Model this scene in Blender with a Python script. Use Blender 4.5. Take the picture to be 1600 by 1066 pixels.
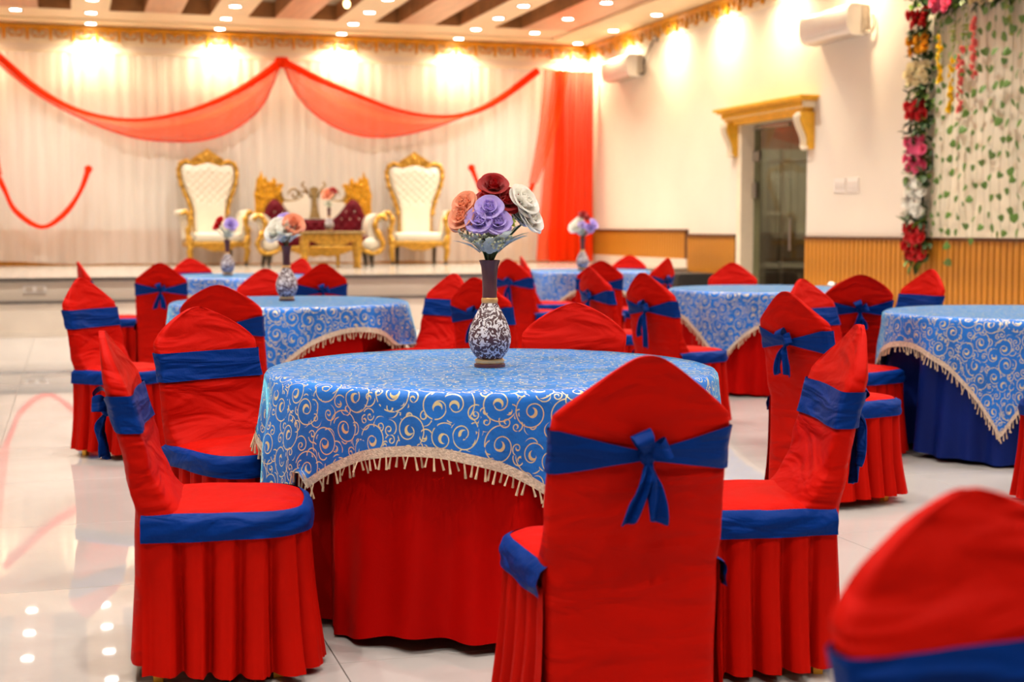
import bpy, bmesh, math, random
from mathutils import Vector, Matrix, noise as mnoise

# ------------------------------------------------------------------ scene, camera, light settings
for o in list(bpy.data.objects):
    bpy.data.objects.remove(o)
SC = bpy.context.scene
COL = SC.collection
PI = math.pi
R = math.radians

cam_d = bpy.data.cameras.new('camera')
cam = bpy.data.objects.new('camera', cam_d)
COL.objects.link(cam)
cam_d.sensor_width = 36.0
cam_d.lens = 50.0
cam.location = (0, 0, 1.225)
YAW, PITCH = 17.25, 4.53
cam.rotation_euler = (R(90 - PITCH), 0, R(-YAW))
cam_d.dof.use_dof = True
cam_d.dof.focus_distance = 4.6
cam_d.dof.aperture_fstop = 3.0
cam_d.clip_end = 200
SC.camera = cam

W = bpy.data.worlds.new('world')
SC.world = W
W.use_nodes = True
W.node_tree.nodes['Background'].inputs[0].default_value = (1, 0.95, 0.88, 1)
W.node_tree.nodes['Background'].inputs[1].default_value = 0.2

SC.view_settings.view_transform = 'Standard'
SC.view_settings.look = 'None'
SC.view_settings.gamma = 1.0
SC.view_settings.use_curve_mapping = False
SC.view_settings.exposure = 0.17
SC.cycles.use_denoising = True
SC.cycles.use_adaptive_sampling = True
SC.cycles.adaptive_threshold = 0.06
SC.cycles.max_bounces = 7
SC.cycles.diffuse_bounces = 3
SC.cycles.glossy_bounces = 3
SC.cycles.transparent_max_bounces = 8
SC.cycles.caustics_reflective = False
SC.cycles.caustics_refractive = False

HALL_W = 190.0        # power of one hall downlight
WASH_W = 185.0        # power of one downlight beside a wall
HALL_C = (1.0, 0.93, 0.83)
WASH_C = (1.0, 0.80, 0.50)
LENS_E = 30.0

XR, XL, YB, YF = 8.4, -2.6, 22.66, -5.0      # room extents
ZB, ZC = 4.26, 4.40                          # border soffit, beam underside
STAGE_Y, STAGE_Z = 17.1, 0.665
TH = R(YAW)

def at(px, d, z=0.0):
    """ground position: image column px (of 1600) at forward distance d metres from the camera"""
    lat = (px - 800) / 2222.2 * d
    return Vector((math.sin(TH) * d + math.cos(TH) * lat, math.cos(TH) * d - math.sin(TH) * lat, z))

# ------------------------------------------------------------------ materials
MATS = {}
def nt(name):
    m = bpy.data.materials.new(name)
    m.use_nodes = True
    t = m.node_tree
    b = t.nodes['Principled BSDF']
    return m, t, b

def setp(b, **k):
    names = {'rough': 'Roughness', 'metal': 'Metallic', 'spec': 'Specular IOR Level', 'sheen': 'Sheen Weight',
             'sheen_r': 'Sheen Roughness', 'trans': 'Transmission Weight', 'coat': 'Coat Weight', 'coat_r': 'Coat Roughness'}
    for a, v in k.items():
        b.inputs[names[a]].default_value = v

def node(t, typ, **k):
    n = t.nodes.new(typ)
    for a, v in k.items():
        setattr(n, a, v)
    return n

def simple(name, col, rough=0.5, metal=0.0, var=0.12, vscale=6.0, bump=0.0, bscale=80.0, coord='Object', stretch=None, **k):
    """principled material with procedural colour variation and optional fine relief"""
    m, t, b = nt(name)
    setp(b, rough=rough, metal=metal, **k)
    tc = node(t, 'ShaderNodeTexCoord')
    src = tc.outputs[coord]
    if stretch:
        mp = node(t, 'ShaderNodeMapping')
        mp.inputs['Scale'].default_value = stretch
        t.links.new(src, mp.inputs['Vector'])
        src = mp.outputs['Vector']
    nz = node(t, 'ShaderNodeTexNoise')
    nz.inputs['Scale'].default_value = vscale
    nz.inputs['Detail'].default_value = 3
    t.links.new(src, nz.inputs['Vector'])
    rp = node(t, 'ShaderNodeValToRGB')
    rp.color_ramp.elements[0].position = 0.3
    rp.color_ramp.elements[1].position = 0.7
    rp.color_ramp.elements[0].color = tuple(c * (1 - var) for c in col) + (1,)
    rp.color_ramp.elements[1].color = tuple(min(1, c * (1 + var)) for c in col) + (1,)
    t.links.new(nz.outputs['Fac'], rp.inputs['Fac'])
    t.links.new(rp.outputs['Color'], b.inputs['Base Color'])
    if bump:
        n2 = node(t, 'ShaderNodeTexNoise')
        n2.inputs['Scale'].default_value = bscale
        n2.inputs['Detail'].default_value = 2
        t.links.new(src, n2.inputs['Vector'])
        bp = node(t, 'ShaderNodeBump')
        bp.inputs['Strength'].default_value = bump
        bp.inputs['Distance'].default_value = 0.01
        t.links.new(n2.outputs['Fac'], bp.inputs['Height'])
        t.links.new(bp.outputs['Normal'], b.inputs['Normal'])
    MATS[name] = m
    return m

def translucent(name, amount):
    m = MATS[name]; t = m.node_tree; b = t.nodes['Principled BSDF']
    tl = node(t, 'ShaderNodeBsdfTranslucent')
    src = b.inputs['Base Color'].links[0].from_socket
    t.links.new(src, tl.inputs['Color'])
    mx = node(t, 'ShaderNodeMixShader'); mx.inputs[0].default_value = amount
    t.links.new(b.outputs[0], mx.inputs[1]); t.links.new(tl.outputs[0], mx.inputs[2])
    t.links.new(mx.outputs[0], t.nodes['Material Output'].inputs['Surface'])

def sheer(name, col, opacity, rough=0.8, wav=0.0):
    m, t, b = nt(name)
    setp(b, rough=rough, spec=0.1)
    b.inputs['Base Color'].default_value = col + (1,)
    out = t.nodes['Material Output']
    tl = node(t, 'ShaderNodeBsdfTranslucent')
    tl.inputs['Color'].default_value = col + (1,)
    tr = node(t, 'ShaderNodeBsdfTransparent')
    a = node(t, 'ShaderNodeMixShader')
    a.inputs[0].default_value = 0.35
    t.links.new(b.outputs[0], a.inputs[1])
    t.links.new(tl.outputs[0], a.inputs[2])
    c = node(t, 'ShaderNodeMixShader')
    t.links.new(tr.outputs[0], c.inputs[1])
    t.links.new(a.outputs[0], c.inputs[2])
    tc = node(t, 'ShaderNodeTexCoord')
    mp = node(t, 'ShaderNodeMapping')
    mp.inputs['Scale'].default_value = (1, 1, 0.06)
    nz = node(t, 'ShaderNodeTexNoise')
    nz.inputs['Scale'].default_value = 9
    nz.inputs['Detail'].default_value = 4
    t.links.new(tc.outputs['Object'], mp.inputs['Vector'])
    t.links.new(mp.outputs['Vector'], nz.inputs['Vector'])
    mr = node(t, 'ShaderNodeMapRange')
    mr.inputs['To Min'].default_value = max(0, opacity - 0.1)
    mr.inputs['To Max'].default_value = min(1, opacity + 0.1)
    t.links.new(nz.outputs['Fac'], mr.inputs['Value'])
    t.links.new(mr.outputs['Result'], c.inputs[0])
    t.links.new(c.outputs[0], out.inputs['Surface'])
    MATS[name] = m
    return m

def emission(name, col, strength):
    m, t, b = nt(name)
    b.inputs['Base Color'].default_value = (0.9, 0.88, 0.82, 1)
    b.inputs['Emission Color'].default_value = col + (1,)
    b.inputs['Emission Strength'].default_value = strength
    MATS[name] = m
    return m

def glassy(name, col, alpha=0.3, rough=0.03):
    m, t, b = nt(name)
    out = t.nodes['Material Output']
    gl = node(t, 'ShaderNodeBsdfGlossy')
    gl.inputs['Roughness'].default_value = rough
    gl.inputs['Color'].default_value = (0.9, 0.95, 0.9, 1)
    tr = node(t, 'ShaderNodeBsdfTransparent')
    tr.inputs['Color'].default_value = col + (1,)
    mx = node(t, 'ShaderNodeMixShader')
    mx.inputs[0].default_value = 0.06
    t.links.new(tr.outputs[0], mx.inputs[1])
    t.links.new(gl.outputs[0], mx.inputs[2])
    t.links.new(mx.outputs[0], out.inputs['Surface'])
    MATS[name] = m
    return m

def swirl_cloth(name, base):
    """blue velvet printed with gold scrolls; UV in metres of flat cloth"""
    m, t, b = nt(name)
    L = t.links.new
    def mth(op, a, bb=None, c=None, clamp=False):
        n = node(t, 'ShaderNodeMath', operation=op, use_clamp=clamp)
        for i, s in enumerate((a, bb, c)):
            if s is None:
                continue
            if isinstance(s, (int, float)):
                n.inputs[i].default_value = s
            else:
                L(s, n.inputs[i])
        return n.outputs[0]
    def vm(op, a, bb):
        n = node(t, 'ShaderNodeVectorMath', operation=op)
        L(a, n.inputs[0]); L(bb, n.inputs[1])
        return n.outputs[0]
    uv = node(t, 'ShaderNodeUVMap')
    def layer(scale, turns, width, rmax, offset):
        mp = node(t, 'ShaderNodeMapping')
        mp.inputs['Location'].default_value = offset
        L(uv.outputs[0], mp.inputs['Vector'])
        p = mp.outputs['Vector']
        vo = node(t, 'ShaderNodeTexVoronoi', voronoi_dimensions='2D')
        vo.inputs['Scale'].default_value = scale
        vo.inputs['Randomness'].default_value = 0.62
        L(p, vo.inputs['Vector'])
        d = vm('SUBTRACT', p, vo.outputs['Position'])
        sx = node(t, 'ShaderNodeSeparateXYZ'); L(d, sx.inputs[0])
        rr = mth('MULTIPLY', mth('SQRT', mth('ADD', mth('MULTIPLY', sx.outputs[0], sx.outputs[0]), mth('MULTIPLY', sx.outputs[1], sx.outputs[1]))), scale)
        th = mth('DIVIDE', mth('ARCTAN2', sx.outputs[1], sx.outputs[0]), 2 * PI)
        sc = node(t, 'ShaderNodeSeparateColor'); L(vo.outputs['Color'], sc.inputs[0])
        hand = mth('SUBTRACT', mth('MULTIPLY', mth('GREATER_THAN', sc.outputs[0], 0.5), 2.0), 1.0)
        ph = mth('ADD', mth('ADD', mth('MULTIPLY', th, hand), mth('MULTIPLY', rr, turns)), sc.outputs[1])
        fr = mth('ABSOLUTE', mth('SUBTRACT', mth('FRACT', ph), 0.5))
        line = mth('LESS_THAN', fr, width)
        line = mth('MULTIPLY', line, mth('LESS_THAN', rr, rmax))
        line = mth('MULTIPLY', line, mth('GREATER_THAN', rr, 0.12))
        # filled crescent at the eye of the scroll
        ang = mth('MULTIPLY', sc.outputs[1], 2 * PI)
        ox = mth('MULTIPLY', mth('COSINE', ang), 0.07 / scale)
        oy = mth('MULTIPLY', mth('SINE', ang), 0.07 / scale)
        ex = mth('SUBTRACT', sx.outputs[0], ox); ey = mth('SUBTRACT', sx.outputs[1], oy)
        r2 = mth('MULTIPLY', mth('SQRT', mth('ADD', mth('MULTIPLY', ex, ex), mth('MULTIPLY', ey, ey))), scale)
        eye = mth('MULTIPLY', mth('LESS_THAN', rr, 0.15), mth('GREATER_THAN', r2, 0.12))
        return mth('MAXIMUM', line, eye), rr
    a, ra = layer(9.5, 3.1, 0.052, 0.60, (0, 0, 0))
    s, rs = layer(19.0, 2.4, 0.085, 0.55, (3.7, 1.3, 0))
    s = mth('MULTIPLY', s, mth('GREATER_THAN', ra, 0.40))
    mask = mth('MAXIMUM', a, s)
    wear = node(t, 'ShaderNodeTexNoise'); wear.inputs['Scale'].default_value = 22
    L(uv.outputs[0], wear.inputs['Vector'])
    mask = mth('MULTIPLY', mask, mth('GREATER_THAN', wear.outputs['Fac'], 0.36))
    nz = node(t, 'ShaderNodeTexNoise'); nz.inputs['Scale'].default_value = 5; nz.inputs['Detail'].default_value = 4
    L(uv.outputs[0], nz.inputs['Vector'])
    rp = node(t, 'ShaderNodeValToRGB')
    rp.color_ramp.elements[0].position = 0.3; rp.color_ramp.elements[1].position = 0.72
    rp.color_ramp.elements[0].color = tuple(c * 0.75 for c in base) + (1,)
    rp.color_ramp.elements[1].color = tuple(c * 1.3 for c in base) + (1,)
    L(nz.outputs['Fac'], rp.inputs['Fac'])
    mx = node(t, 'ShaderNodeMix', data_type='RGBA')
    L(mask, mx.inputs[0]); L(rp.outputs['Color'], mx.inputs[6])
    mx.inputs[7].default_value = (0.80, 0.70, 0.38, 1)
    L(mx.outputs[2], b.inputs['Base Color'])
    L(mth('MULTIPLY', mask, 0.35), b.inputs['Metallic'])
    L(mth('SUBTRACT', 0.62, mth('MULTIPLY', mask, 0.24)), b.inputs['Roughness'])
    b.inputs['Sheen Weight'].default_value = 1.0
    b.inputs['Sheen Roughness'].default_value = 0.22
    b.inputs['Sheen Tint'].default_value = (0.20, 0.82, 1.0, 1)
    fz = node(t, 'ShaderNodeTexNoise'); fz.inputs['Scale'].default_value = 60; fz.inputs['Detail'].default_value = 3
    L(uv.outputs[0], fz.inputs['Vector'])
    bp = node(t, 'ShaderNodeBump'); bp.inputs['Strength'].default_value = 0.35; bp.inputs['Distance'].default_value = 0.006
    L(fz.outputs['Fac'], bp.inputs['Height']); L(bp.outputs['Normal'], b.inputs['Normal'])
    MATS[name] = m
    return m

def vase_glaze(name):
    m, t, b = nt(name)
    L = t.links.new
    tc = node(t, 'ShaderNodeTexCoord')
    nz = node(t, 'ShaderNodeTexNoise'); nz.inputs['Scale'].default_value = 62; nz.inputs['Detail'].default_value = 1.5
    nz.inputs['Distortion'].default_value = 1.6
    L(tc.outputs['Object'], nz.inputs['Vector'])
    rp = node(t, 'ShaderNodeValToRGB')
    rp.color_ramp.elements[0].position = 0.50; rp.color_ramp.elements[0].color = (0.075, 0.028, 0.034, 1)
    rp.color_ramp.elements[1].position = 0.55; rp.color_ramp.elements[1].color = (0.72, 0.68, 0.68, 1)
    L(nz.outputs['Fac'], rp.inputs['Fac']); L(rp.outputs['Color'], b.inputs['Base Color'])
    bp = node(t, 'ShaderNodeBump'); bp.inputs['Strength'].default_value = 0.5; bp.inputs['Distance'].default_value = 0.004
    L(rp.outputs['Color'], bp.inputs['Height']); L(bp.outputs['Normal'], b.inputs['Normal'])
    setp(b, rough=0.45)
    MATS[name] = m

def marble(name, base):
    m, t, b = nt(name)
    L = t.links.new
    tc = node(t, 'ShaderNodeTexCoord')
    nz = node(t, 'ShaderNodeTexNoise'); nz.inputs['Scale'].default_value = 0.9; nz.inputs['Detail'].default_value = 7
    nz.inputs['Distortion'].default_value = 1.2
    geo = node(t, 'ShaderNodeNewGeometry')
    L(geo.outputs['Position'], nz.inputs['Vector'])
    rp = node(t, 'ShaderNodeValToRGB')
    rp.color_ramp.elements[0].position = 0.32; rp.color_ramp.elements[1].position = 0.68
    rp.color_ramp.elements[0].color = tuple(c * 0.86 for c in base) + (1,)
    rp.color_ramp.elements[1].color = tuple(min(1, c * 1.08) for c in base) + (1,)
    L(nz.outputs['Fac'], rp.inputs['Fac']); L(rp.outputs['Color'], b.inputs['Base Color'])
    setp(b, rough=0.022, spec=0.5)
    MATS[name] = m

simple('red_satin', (0.46, 0.0040, 0.0008), 0.62, var=0.10, vscale=3, bump=0.06, bscale=160, spec=0.05)
simple('red_pleat', (0.44, 0.0040, 0.0008), 0.62, var=0.10, vscale=3, bump=0.06, bscale=160, spec=0.05)
simple('red_skirt', (0.42, 0.0015, 0.0005), 0.6, var=0.12, vscale=3, bump=0.06, bscale=160, spec=0.05)
simple('blue_satin', (0.0008, 0.026, 0.19), 0.5, var=0.15, vscale=5, bump=0.10, bscale=120, spec=0.06)
simple('blue_skirt', (0.002, 0.014, 0.14), 0.5, var=0.15, vscale=3, bump=0.06, bscale=120, spec=0.14)
simple('gold_leg', (0.80, 0.42, 0.04), 0.35, metal=0.6, var=0.1)
swirl_cloth('blue_print', (0.0005, 0.150, 0.62))
simple('trim_lace', (0.62, 0.50, 0.40), 0.7, var=0.25, vscale=90, bump=0.4, bscale=200)
simple('tassel', (0.66, 0.50, 0.34), 0.7, var=0.3, vscale=60)
simple('plain_wood', (0.30, 0.17, 0.08), 0.5, var=0.2, vscale=12)
vase_glaze('vase_mottled')
simple('vase_brown', (0.095, 0.032, 0.038), 0.32, var=0.15, vscale=20)
simple('vase_gold', (0.78, 0.50, 0.20), 0.35, metal=0.7, var=0.1, vscale=20)
simple('petal_red', (0.42, 0.003, 0.006), 0.65, var=0.3, vscale=30, sheen=0.3)
simple('petal_lilac', (0.62, 0.50, 1.0), 0.7, var=0.15, vscale=30, sheen=0.3)
simple('petal_peach', (1.0, 0.42, 0.25), 0.7, var=0.15, vscale=30, sheen=0.3)
simple('petal_white', (1.0, 0.97, 0.88), 0.7, var=0.08, vscale=30, sheen=0.3)
simple('petal_pink', (0.92, 0.13, 0.28), 0.7, var=0.2, vscale=30)
simple('petal_orange', (0.95, 0.42, 0.01), 0.7, var=0.15, vscale=30)
simple('petal_yellow', (0.95, 0.62, 0.01), 0.7, var=0.15, vscale=30)
simple('petal_coral', (0.90, 0.20, 0.18), 0.7, var=0.2, vscale=30)
simple('petal_scarlet', (0.62, 0.006, 0.01), 0.7, var=0.2, vscale=30)
simple('petal_cream', (0.86, 0.74, 0.45), 0.7, var=0.12, vscale=30)
simple('leaf_sage', (0.50, 0.55, 0.44), 0.75, var=0.2, vscale=40, sheen=0.4)
simple('leaf_green', (0.10, 0.18, 0.02), 0.55, var=0.4, vscale=20)
simple('leaf_dark', (0.025, 0.065, 0.018), 0.55, var=0.5, vscale=20)
simple('leaf_ivy', (0.095, 0.20, 0.03), 0.5, var=0.4, vscale=14)
simple('leaf_lime', (0.36, 0.44, 0.05), 0.6, var=0.3, vscale=20)
simple('stem_green', (0.05, 0.10, 0.04), 0.6, var=0.2, vscale=20)
simple('berry_pale', (0.62, 0.64, 0.40), 0.6, var=0.25, vscale=60)
simple('vine_stem', (0.30, 0.27, 0.13), 0.7, var=0.2, vscale=20)
simple('wall_paint', (0.80, 0.72, 0.62), 0.6, var=0.03, vscale=1.2, bump=0.03, bscale=120)
simple('stage_wall', (0.80, 0.70, 0.60), 0.6, var=0.03, vscale=1.2)
simple('wood_slat', (0.55, 0.215, 0.016), 0.42, var=0.22, vscale=7, stretch=(6, 6, 0.5), bump=0.05, bscale=60)
simple('wood_dark', (0.10, 0.030, 0.006), 0.5, var=0.3, vscale=9, stretch=(6, 6, 0.5))
marble('floor_marble', (0.50, 0.47, 0.455))
simple('grout', (0.42, 0.38, 0.33), 0.8, var=0.1)
simple('deck_tile', (0.34, 0.31, 0.27), 0.2, var=0.08, vscale=2)
simple('stage_tile', (0.74, 0.65, 0.55), 0.22, var=0.06, vscale=2)
simple('granite_dark', (0.10, 0.085, 0.075), 0.2, var=0.3, vscale=60)
simple('ceiling_cream', (0.88, 0.70, 0.46), 0.5, var=0.03, vscale=2)
simple('ceiling_wood', (0.60, 0.32, 0.18), 0.35, var=0.12, vscale=3, stretch=(4, 0.4, 1))
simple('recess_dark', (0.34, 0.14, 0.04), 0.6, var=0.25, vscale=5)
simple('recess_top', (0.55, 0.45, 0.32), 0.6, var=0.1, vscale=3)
simple('frieze_gold', (0.62, 0.26, 0.004), 0.45, metal=0.1, var=0.2, vscale=14)
simple('gold_paint', (0.85, 0.46, 0.03), 0.42, metal=0.15, var=0.12, vscale=8)
simple('cream_paint', (0.85, 0.74, 0.56), 0.5, var=0.05)
simple('furniture_gold', (0.60, 0.33, 0.05), 0.33, metal=0.65, var=0.35, vscale=26, bump=0.7, bscale=55)
simple('furniture_gold_jali', (0.66, 0.31, 0.012), 0.33, metal=0.5, var=0.5, vscale=34, bump=1.0, bscale=45)
simple('bronze_dull', (0.30, 0.20, 0.075), 0.4, metal=0.6, var=0.3, vscale=22, bump=0.7, bscale=50)
simple('white_leather', (0.74, 0.66, 0.53), 0.42, var=0.04, vscale=5)
simple('maroon_velvet', (0.11, 0.003, 0.008), 0.6, var=0.25, vscale=6, spec=0.12)
simple('crystal', (0.75, 0.68, 0.62), 0.15, metal=0.8, var=0.1)
simple('black_caster', (0.015, 0.014, 0.013), 0.4, var=0.2)
simple('dark_leg', (0.05, 0.032, 0.015), 0.45, var=0.2)
sheer('white_sheer', (0.96, 0.92, 0.89), 0.64)
sheer('red_sheer', (1.0, 0.085, 0.006), 0.72)
sheer('red_drape', (1.0, 0.045, 0.002), 0.92)
simple('ac_white', (0.80, 0.74, 0.68), 0.18, var=0.02, spec=0.5)
simple('ac_grey', (0.50, 0.42, 0.34), 0.4, var=0.05)
simple('dark_metal', (0.10, 0.08, 0.06), 0.4, metal=0.5, var=0.2)
simple('steel', (0.42, 0.38, 0.33), 0.3, metal=0.8, var=0.1)
simple('plastic_white', (0.80, 0.74, 0.69), 0.35, var=0.03)
simple('black_plastic', (0.012, 0.012, 0.014), 0.45, var=0.2)
simple('corridor_brown', (0.24, 0.10, 0.06), 0.6, var=0.15, vscale=2)
simple('corridor_dark', (0.10, 0.065, 0.05), 0.5, var=0.15, vscale=4)
simple('corridor_grey', (0.30, 0.265, 0.22), 0.5, var=0.12, vscale=4, stretch=(8, 8, 0.4))
simple('corridor_floor', (0.10, 0.085, 0.075), 0.25, var=0.2, vscale=2)
simple('backdrop_cloth', (0.86, 0.77, 0.60), 0.8, var=0.06, vscale=3, bump=0.1, bscale=30)
glassy('door_glass', (0.70, 0.74, 0.66))
emission('lamp_lens', (1.0, 0.95, 0.85), LENS_E)
emission('lamp_lens_warm', (1.0, 0.72, 0.30), 6.0)

def wrinkles(name, strength, scale, stretch):
    m = MATS[name]; t = m.node_tree; b = t.nodes['Principled BSDF']
    tc = node(t, 'ShaderNodeTexCoord'); mp = node(t, 'ShaderNodeMapping')
    mp.inputs['Scale'].default_value = stretch
    mp.inputs['Rotation'].default_value = (0.0, 0.5, 0.0)
    t.links.new(tc.outputs['Object'], mp.inputs['Vector'])
    w = node(t, 'ShaderNodeTexNoise'); w.inputs['Scale'].default_value = scale; w.inputs['Detail'].default_value = 2.5
    w.inputs['Distortion'].default_value = 0.8
    t.links.new(mp.outputs['Vector'], w.inputs['Vector'])
    bp = node(t, 'ShaderNodeBump'); bp.inputs['Strength'].default_value = strength; bp.inputs['Distance'].default_value = 0.06
    t.links.new(w.outputs['Fac'], bp.inputs['Height'])
    old = b.inputs['Normal'].links[0].from_node
    t.links.new(bp.outputs['Normal'], old.inputs['Normal'])
wrinkles('red_satin', 0.62, 4.0, (0.8, 1.0, 2.4))
wrinkles('blue_satin', 0.45, 7.0, (0.5, 0.8, 2.4))
for m_ in [k for k in MATS if k.startswith('petal_')]:
    translucent(m_, 0.4)
translucent('leaf_sage', 0.3)

# ------------------------------------------------------------------ mesh helpers
class G:
    def __init__(s):
        s.v = []; s.f = []; s.uv = None
    def add(s, vs, fs):
        o = len(s.v)
        s.v.extend(tuple(p) for p in vs)
        s.f.extend(tuple(i + o for i in f) for f in fs)
        return s
    def box(s, c, d, m=None):
        x, y, z = (k / 2 for k in d)
        vs = [Vector((sx * x, sy * y, sz * z)) for sz in (-1, 1) for sy in (-1, 1) for sx in (-1, 1)]
        if m is not None:
            vs = [m @ p for p in vs]
        vs = [p + Vector(c) for p in vs]
        return s.add(vs, [(0, 2, 3, 1), (4, 5, 7, 6), (0, 1, 5, 4), (2, 6, 7, 3), (0, 4, 6, 2), (1, 3, 7, 5)])
    def bbox(s, x0, x1, y0, y1, z0, z1):
        return s.box(((x0 + x1) / 2, (y0 + y1) / 2, (z0 + z1) / 2), (x1 - x0, y1 - y0, z1 - z0))
    def bevbox(s, c, d, b=0.01, m=None):
        bm = bmesh.new()
        bmesh.ops.create_cube(bm, size=1)
        bmesh.ops.scale(bm, vec=d, verts=bm.verts)
        bmesh.ops.bevel(bm, geom=list(bm.edges), offset=b, segments=3, affect='EDGES', profile=0.6)
        if m is not None:
            bmesh.ops.transform(bm, matrix=m.to_4x4(), verts=bm.verts)
        bmesh.ops.translate(bm, vec=c, verts=bm.verts)
        bm.verts.index_update()
        s.add([p.co.copy() for p in bm.verts], [[q.index for q in f.verts] for f in bm.faces])
        bm.free()
        return s
    def tube(s, pts, rad, n=8, cap=True, flat=1.0, up=Vector((0, 0, 1))):
        pts = [Vector(p) for p in pts]
        if not hasattr(rad, '__len__'):
            rad = [rad] * len(pts)
        rings = []
        for i, p in enumerate(pts):
            t = (pts[min(i + 1, len(pts) - 1)] - pts[max(i - 1, 0)]).normalized()
            u = up if abs(t.dot(up)) < 0.95 else Vector((0, 1, 0)) if abs(t.y) < 0.9 else Vector((1, 0, 0))
            a = t.cross(u).normalized(); b = a.cross(t).normalized()
            rings.append([p + (a * math.cos(2 * PI * k / n) + b * math.sin(2 * PI * k / n) * flat) * rad[i] for k in range(n)])
        o = len(s.v)
        for r_ in rings:
            s.v.extend(tuple(p) for p in r_)
        for i in range(len(rings) - 1):
            for k in range(n):
                k2 = (k + 1) % n
                s.f.append((o + i * n + k, o + i * n + k2, o + (i + 1) * n + k2, o + (i + 1) * n + k))
        if cap:
            s.f.append(tuple(o + k for k in range(n - 1, -1, -1)))
            s.f.append(tuple(o + (len(rings) - 1) * n + k for k in range(n)))
        return s
    def lathe(s, prof, n=24, c=(0, 0, 0)):
        o = len(s.v)
        for r_, z in prof:
            for k in range(n):
                a = 2 * PI * k / n
                s.v.append((c[0] + r_ * math.cos(a), c[1] + r_ * math.sin(a), c[2] + z))
        for i in range(len(prof) - 1):
            for k in range(n):
                k2 = (k + 1) % n
                s.f.append((o + i * n + k, o + i * n + k2, o + (i + 1) * n + k2, o + (i + 1) * n + k))
        if prof[0][0] > 1e-5:
            s.f.append(tuple(o + k for k in range(n - 1, -1, -1)))
        if prof[-1][0] > 1e-5:
            s.f.append(tuple(o + (len(prof) - 1) * n + k for k in range(n)))
        return s
    def grid(s, fn, nu, nv, close_u=False):
        """fn(u, v) with u, v in 0..1"""
        o = len(s.v)
        cu = nu if close_u else nu + 1
        for j in range(nv + 1):
            for i in range(cu):
                s.v.append(tuple(fn(i / nu, j / nv)))
        for j in range(nv):
            for i in range(nu):
                i2 = (i + 1) % cu
                s.f.append((o + j * cu + i, o + j * cu + i2, o + (j + 1) * cu + i2, o + (j + 1) * cu + i))
        return s
    def prism(s, poly, place, t0, t1):
        """extrude a 2-D outline; place(a, b, t) -> 3-D point"""
        n = len(poly)
        vs = [place(a, b, t0) for a, b in poly] + [place(a, b, t1) for a, b in poly]
        fs = [tuple(range(n)), tuple(range(2 * n - 1, n - 1, -1))]
        fs += [(i, i + n, (i + 1) % n + n, (i + 1) % n) for i in range(n)]
        return s.add(vs, fs)
    def ball(s, c, r, nu=10, nv=6):
        if not hasattr(r, '__len__'):
            r = (r, r, r)
        c = Vector(c)
        return s.lathe_xyz(c, r, nu, nv)
    def lathe_xyz(s, c, r, nu, nv):
        o = len(s.v)
        s.v.append((c.x, c.y, c.z - r[2]))
        for j in range(1, nv):
            a = -PI / 2 + PI * j / nv
            for i in range(nu):
                b = 2 * PI * i / nu
                s.v.append((c.x + r[0] * math.cos(a) * math.cos(b), c.y + r[1] * math.cos(a) * math.sin(b), c.z + r[2] * math.sin(a)))
        s.v.append((c.x, c.y, c.z + r[2]))
        top = len(s.v) - 1
        for i in range(nu):
            s.f.append((o, o + 1 + (i + 1) % nu, o + 1 + i))
            s.f.append((top, o + 1 + (nv - 2) * nu + i, o + 1 + (nv - 2) * nu + (i + 1) % nu))
        for j in range(nv - 2):
            for i in range(nu):
                a = o + 1 + j * nu
                s.f.append((a + i, a + (i + 1) % nu, a + nu + (i + 1) % nu, a + nu + i))
        return s
    def mesh(s, name, mat, smooth=True, recalc=True, sharp=45, uvs=None):
        me = bpy.data.meshes.new(name)
        me.from_pydata(s.v, [], s.f)
        if uvs is not None:
            ul = me.uv_layers.new(name='UVMap')
            for lp in me.loops:
                ul.data[lp.index].uv = uvs[lp.vertex_index]
        if recalc:
            bm = bmesh.new(); bm.from_mesh(me)
            bmesh.ops.recalc_face_normals(bm, faces=bm.faces)
            bm.to_mesh(me); bm.free()
        if mat:
            me.materials.append(MATS[mat])
        if smooth:
            me.polygons.foreach_set('use_smooth', [True] * len(me.polygons))
            if sharp:
                me.set_sharp_from_angle(angle=R(sharp))
        me.update()
        return me
    def build(s, name, mat, parent=None, **k):
        return link(name, s.mesh(name, mat, **k), parent)

def link(name, me, parent=None, loc=None, rot=None, scale=None):
    o = bpy.data.objects.new(name, me)
    COL.objects.link(o)
    if parent:
        o.parent = parent
    if loc is not None:
        o.location = loc
    if rot is not None:
        o.rotation_euler = rot
    if scale is not None:
        o.scale = scale
    return o

def tag(o, label=None, cat=None, group=None, kind=None):
    if label: o['label'] = label
    if cat: o['category'] = cat
    if group: o['group'] = group
    if kind: o['kind'] = kind
    return o

def thing(name, label, cat, loc=(0, 0, 0), rz=0.0, group=None):
    o = bpy.data.objects.new(name, None)
    COL.objects.link(o)
    o.empty_display_size = 0.1
    o.location = loc
    o.rotation_euler = (0, 0, rz)
    return tag(o, label, cat, group)

def copy_tree(o, parent=None):
    c = o.copy()
    COL.objects.link(c)
    if parent:
        c.parent = parent
    for ch in list(o.children):
        copy_tree(ch, c)
    return c

def drop_tree(o):
    for ch in list(o.children):
        drop_tree(ch)
    bpy.data.objects.remove(o)

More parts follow.
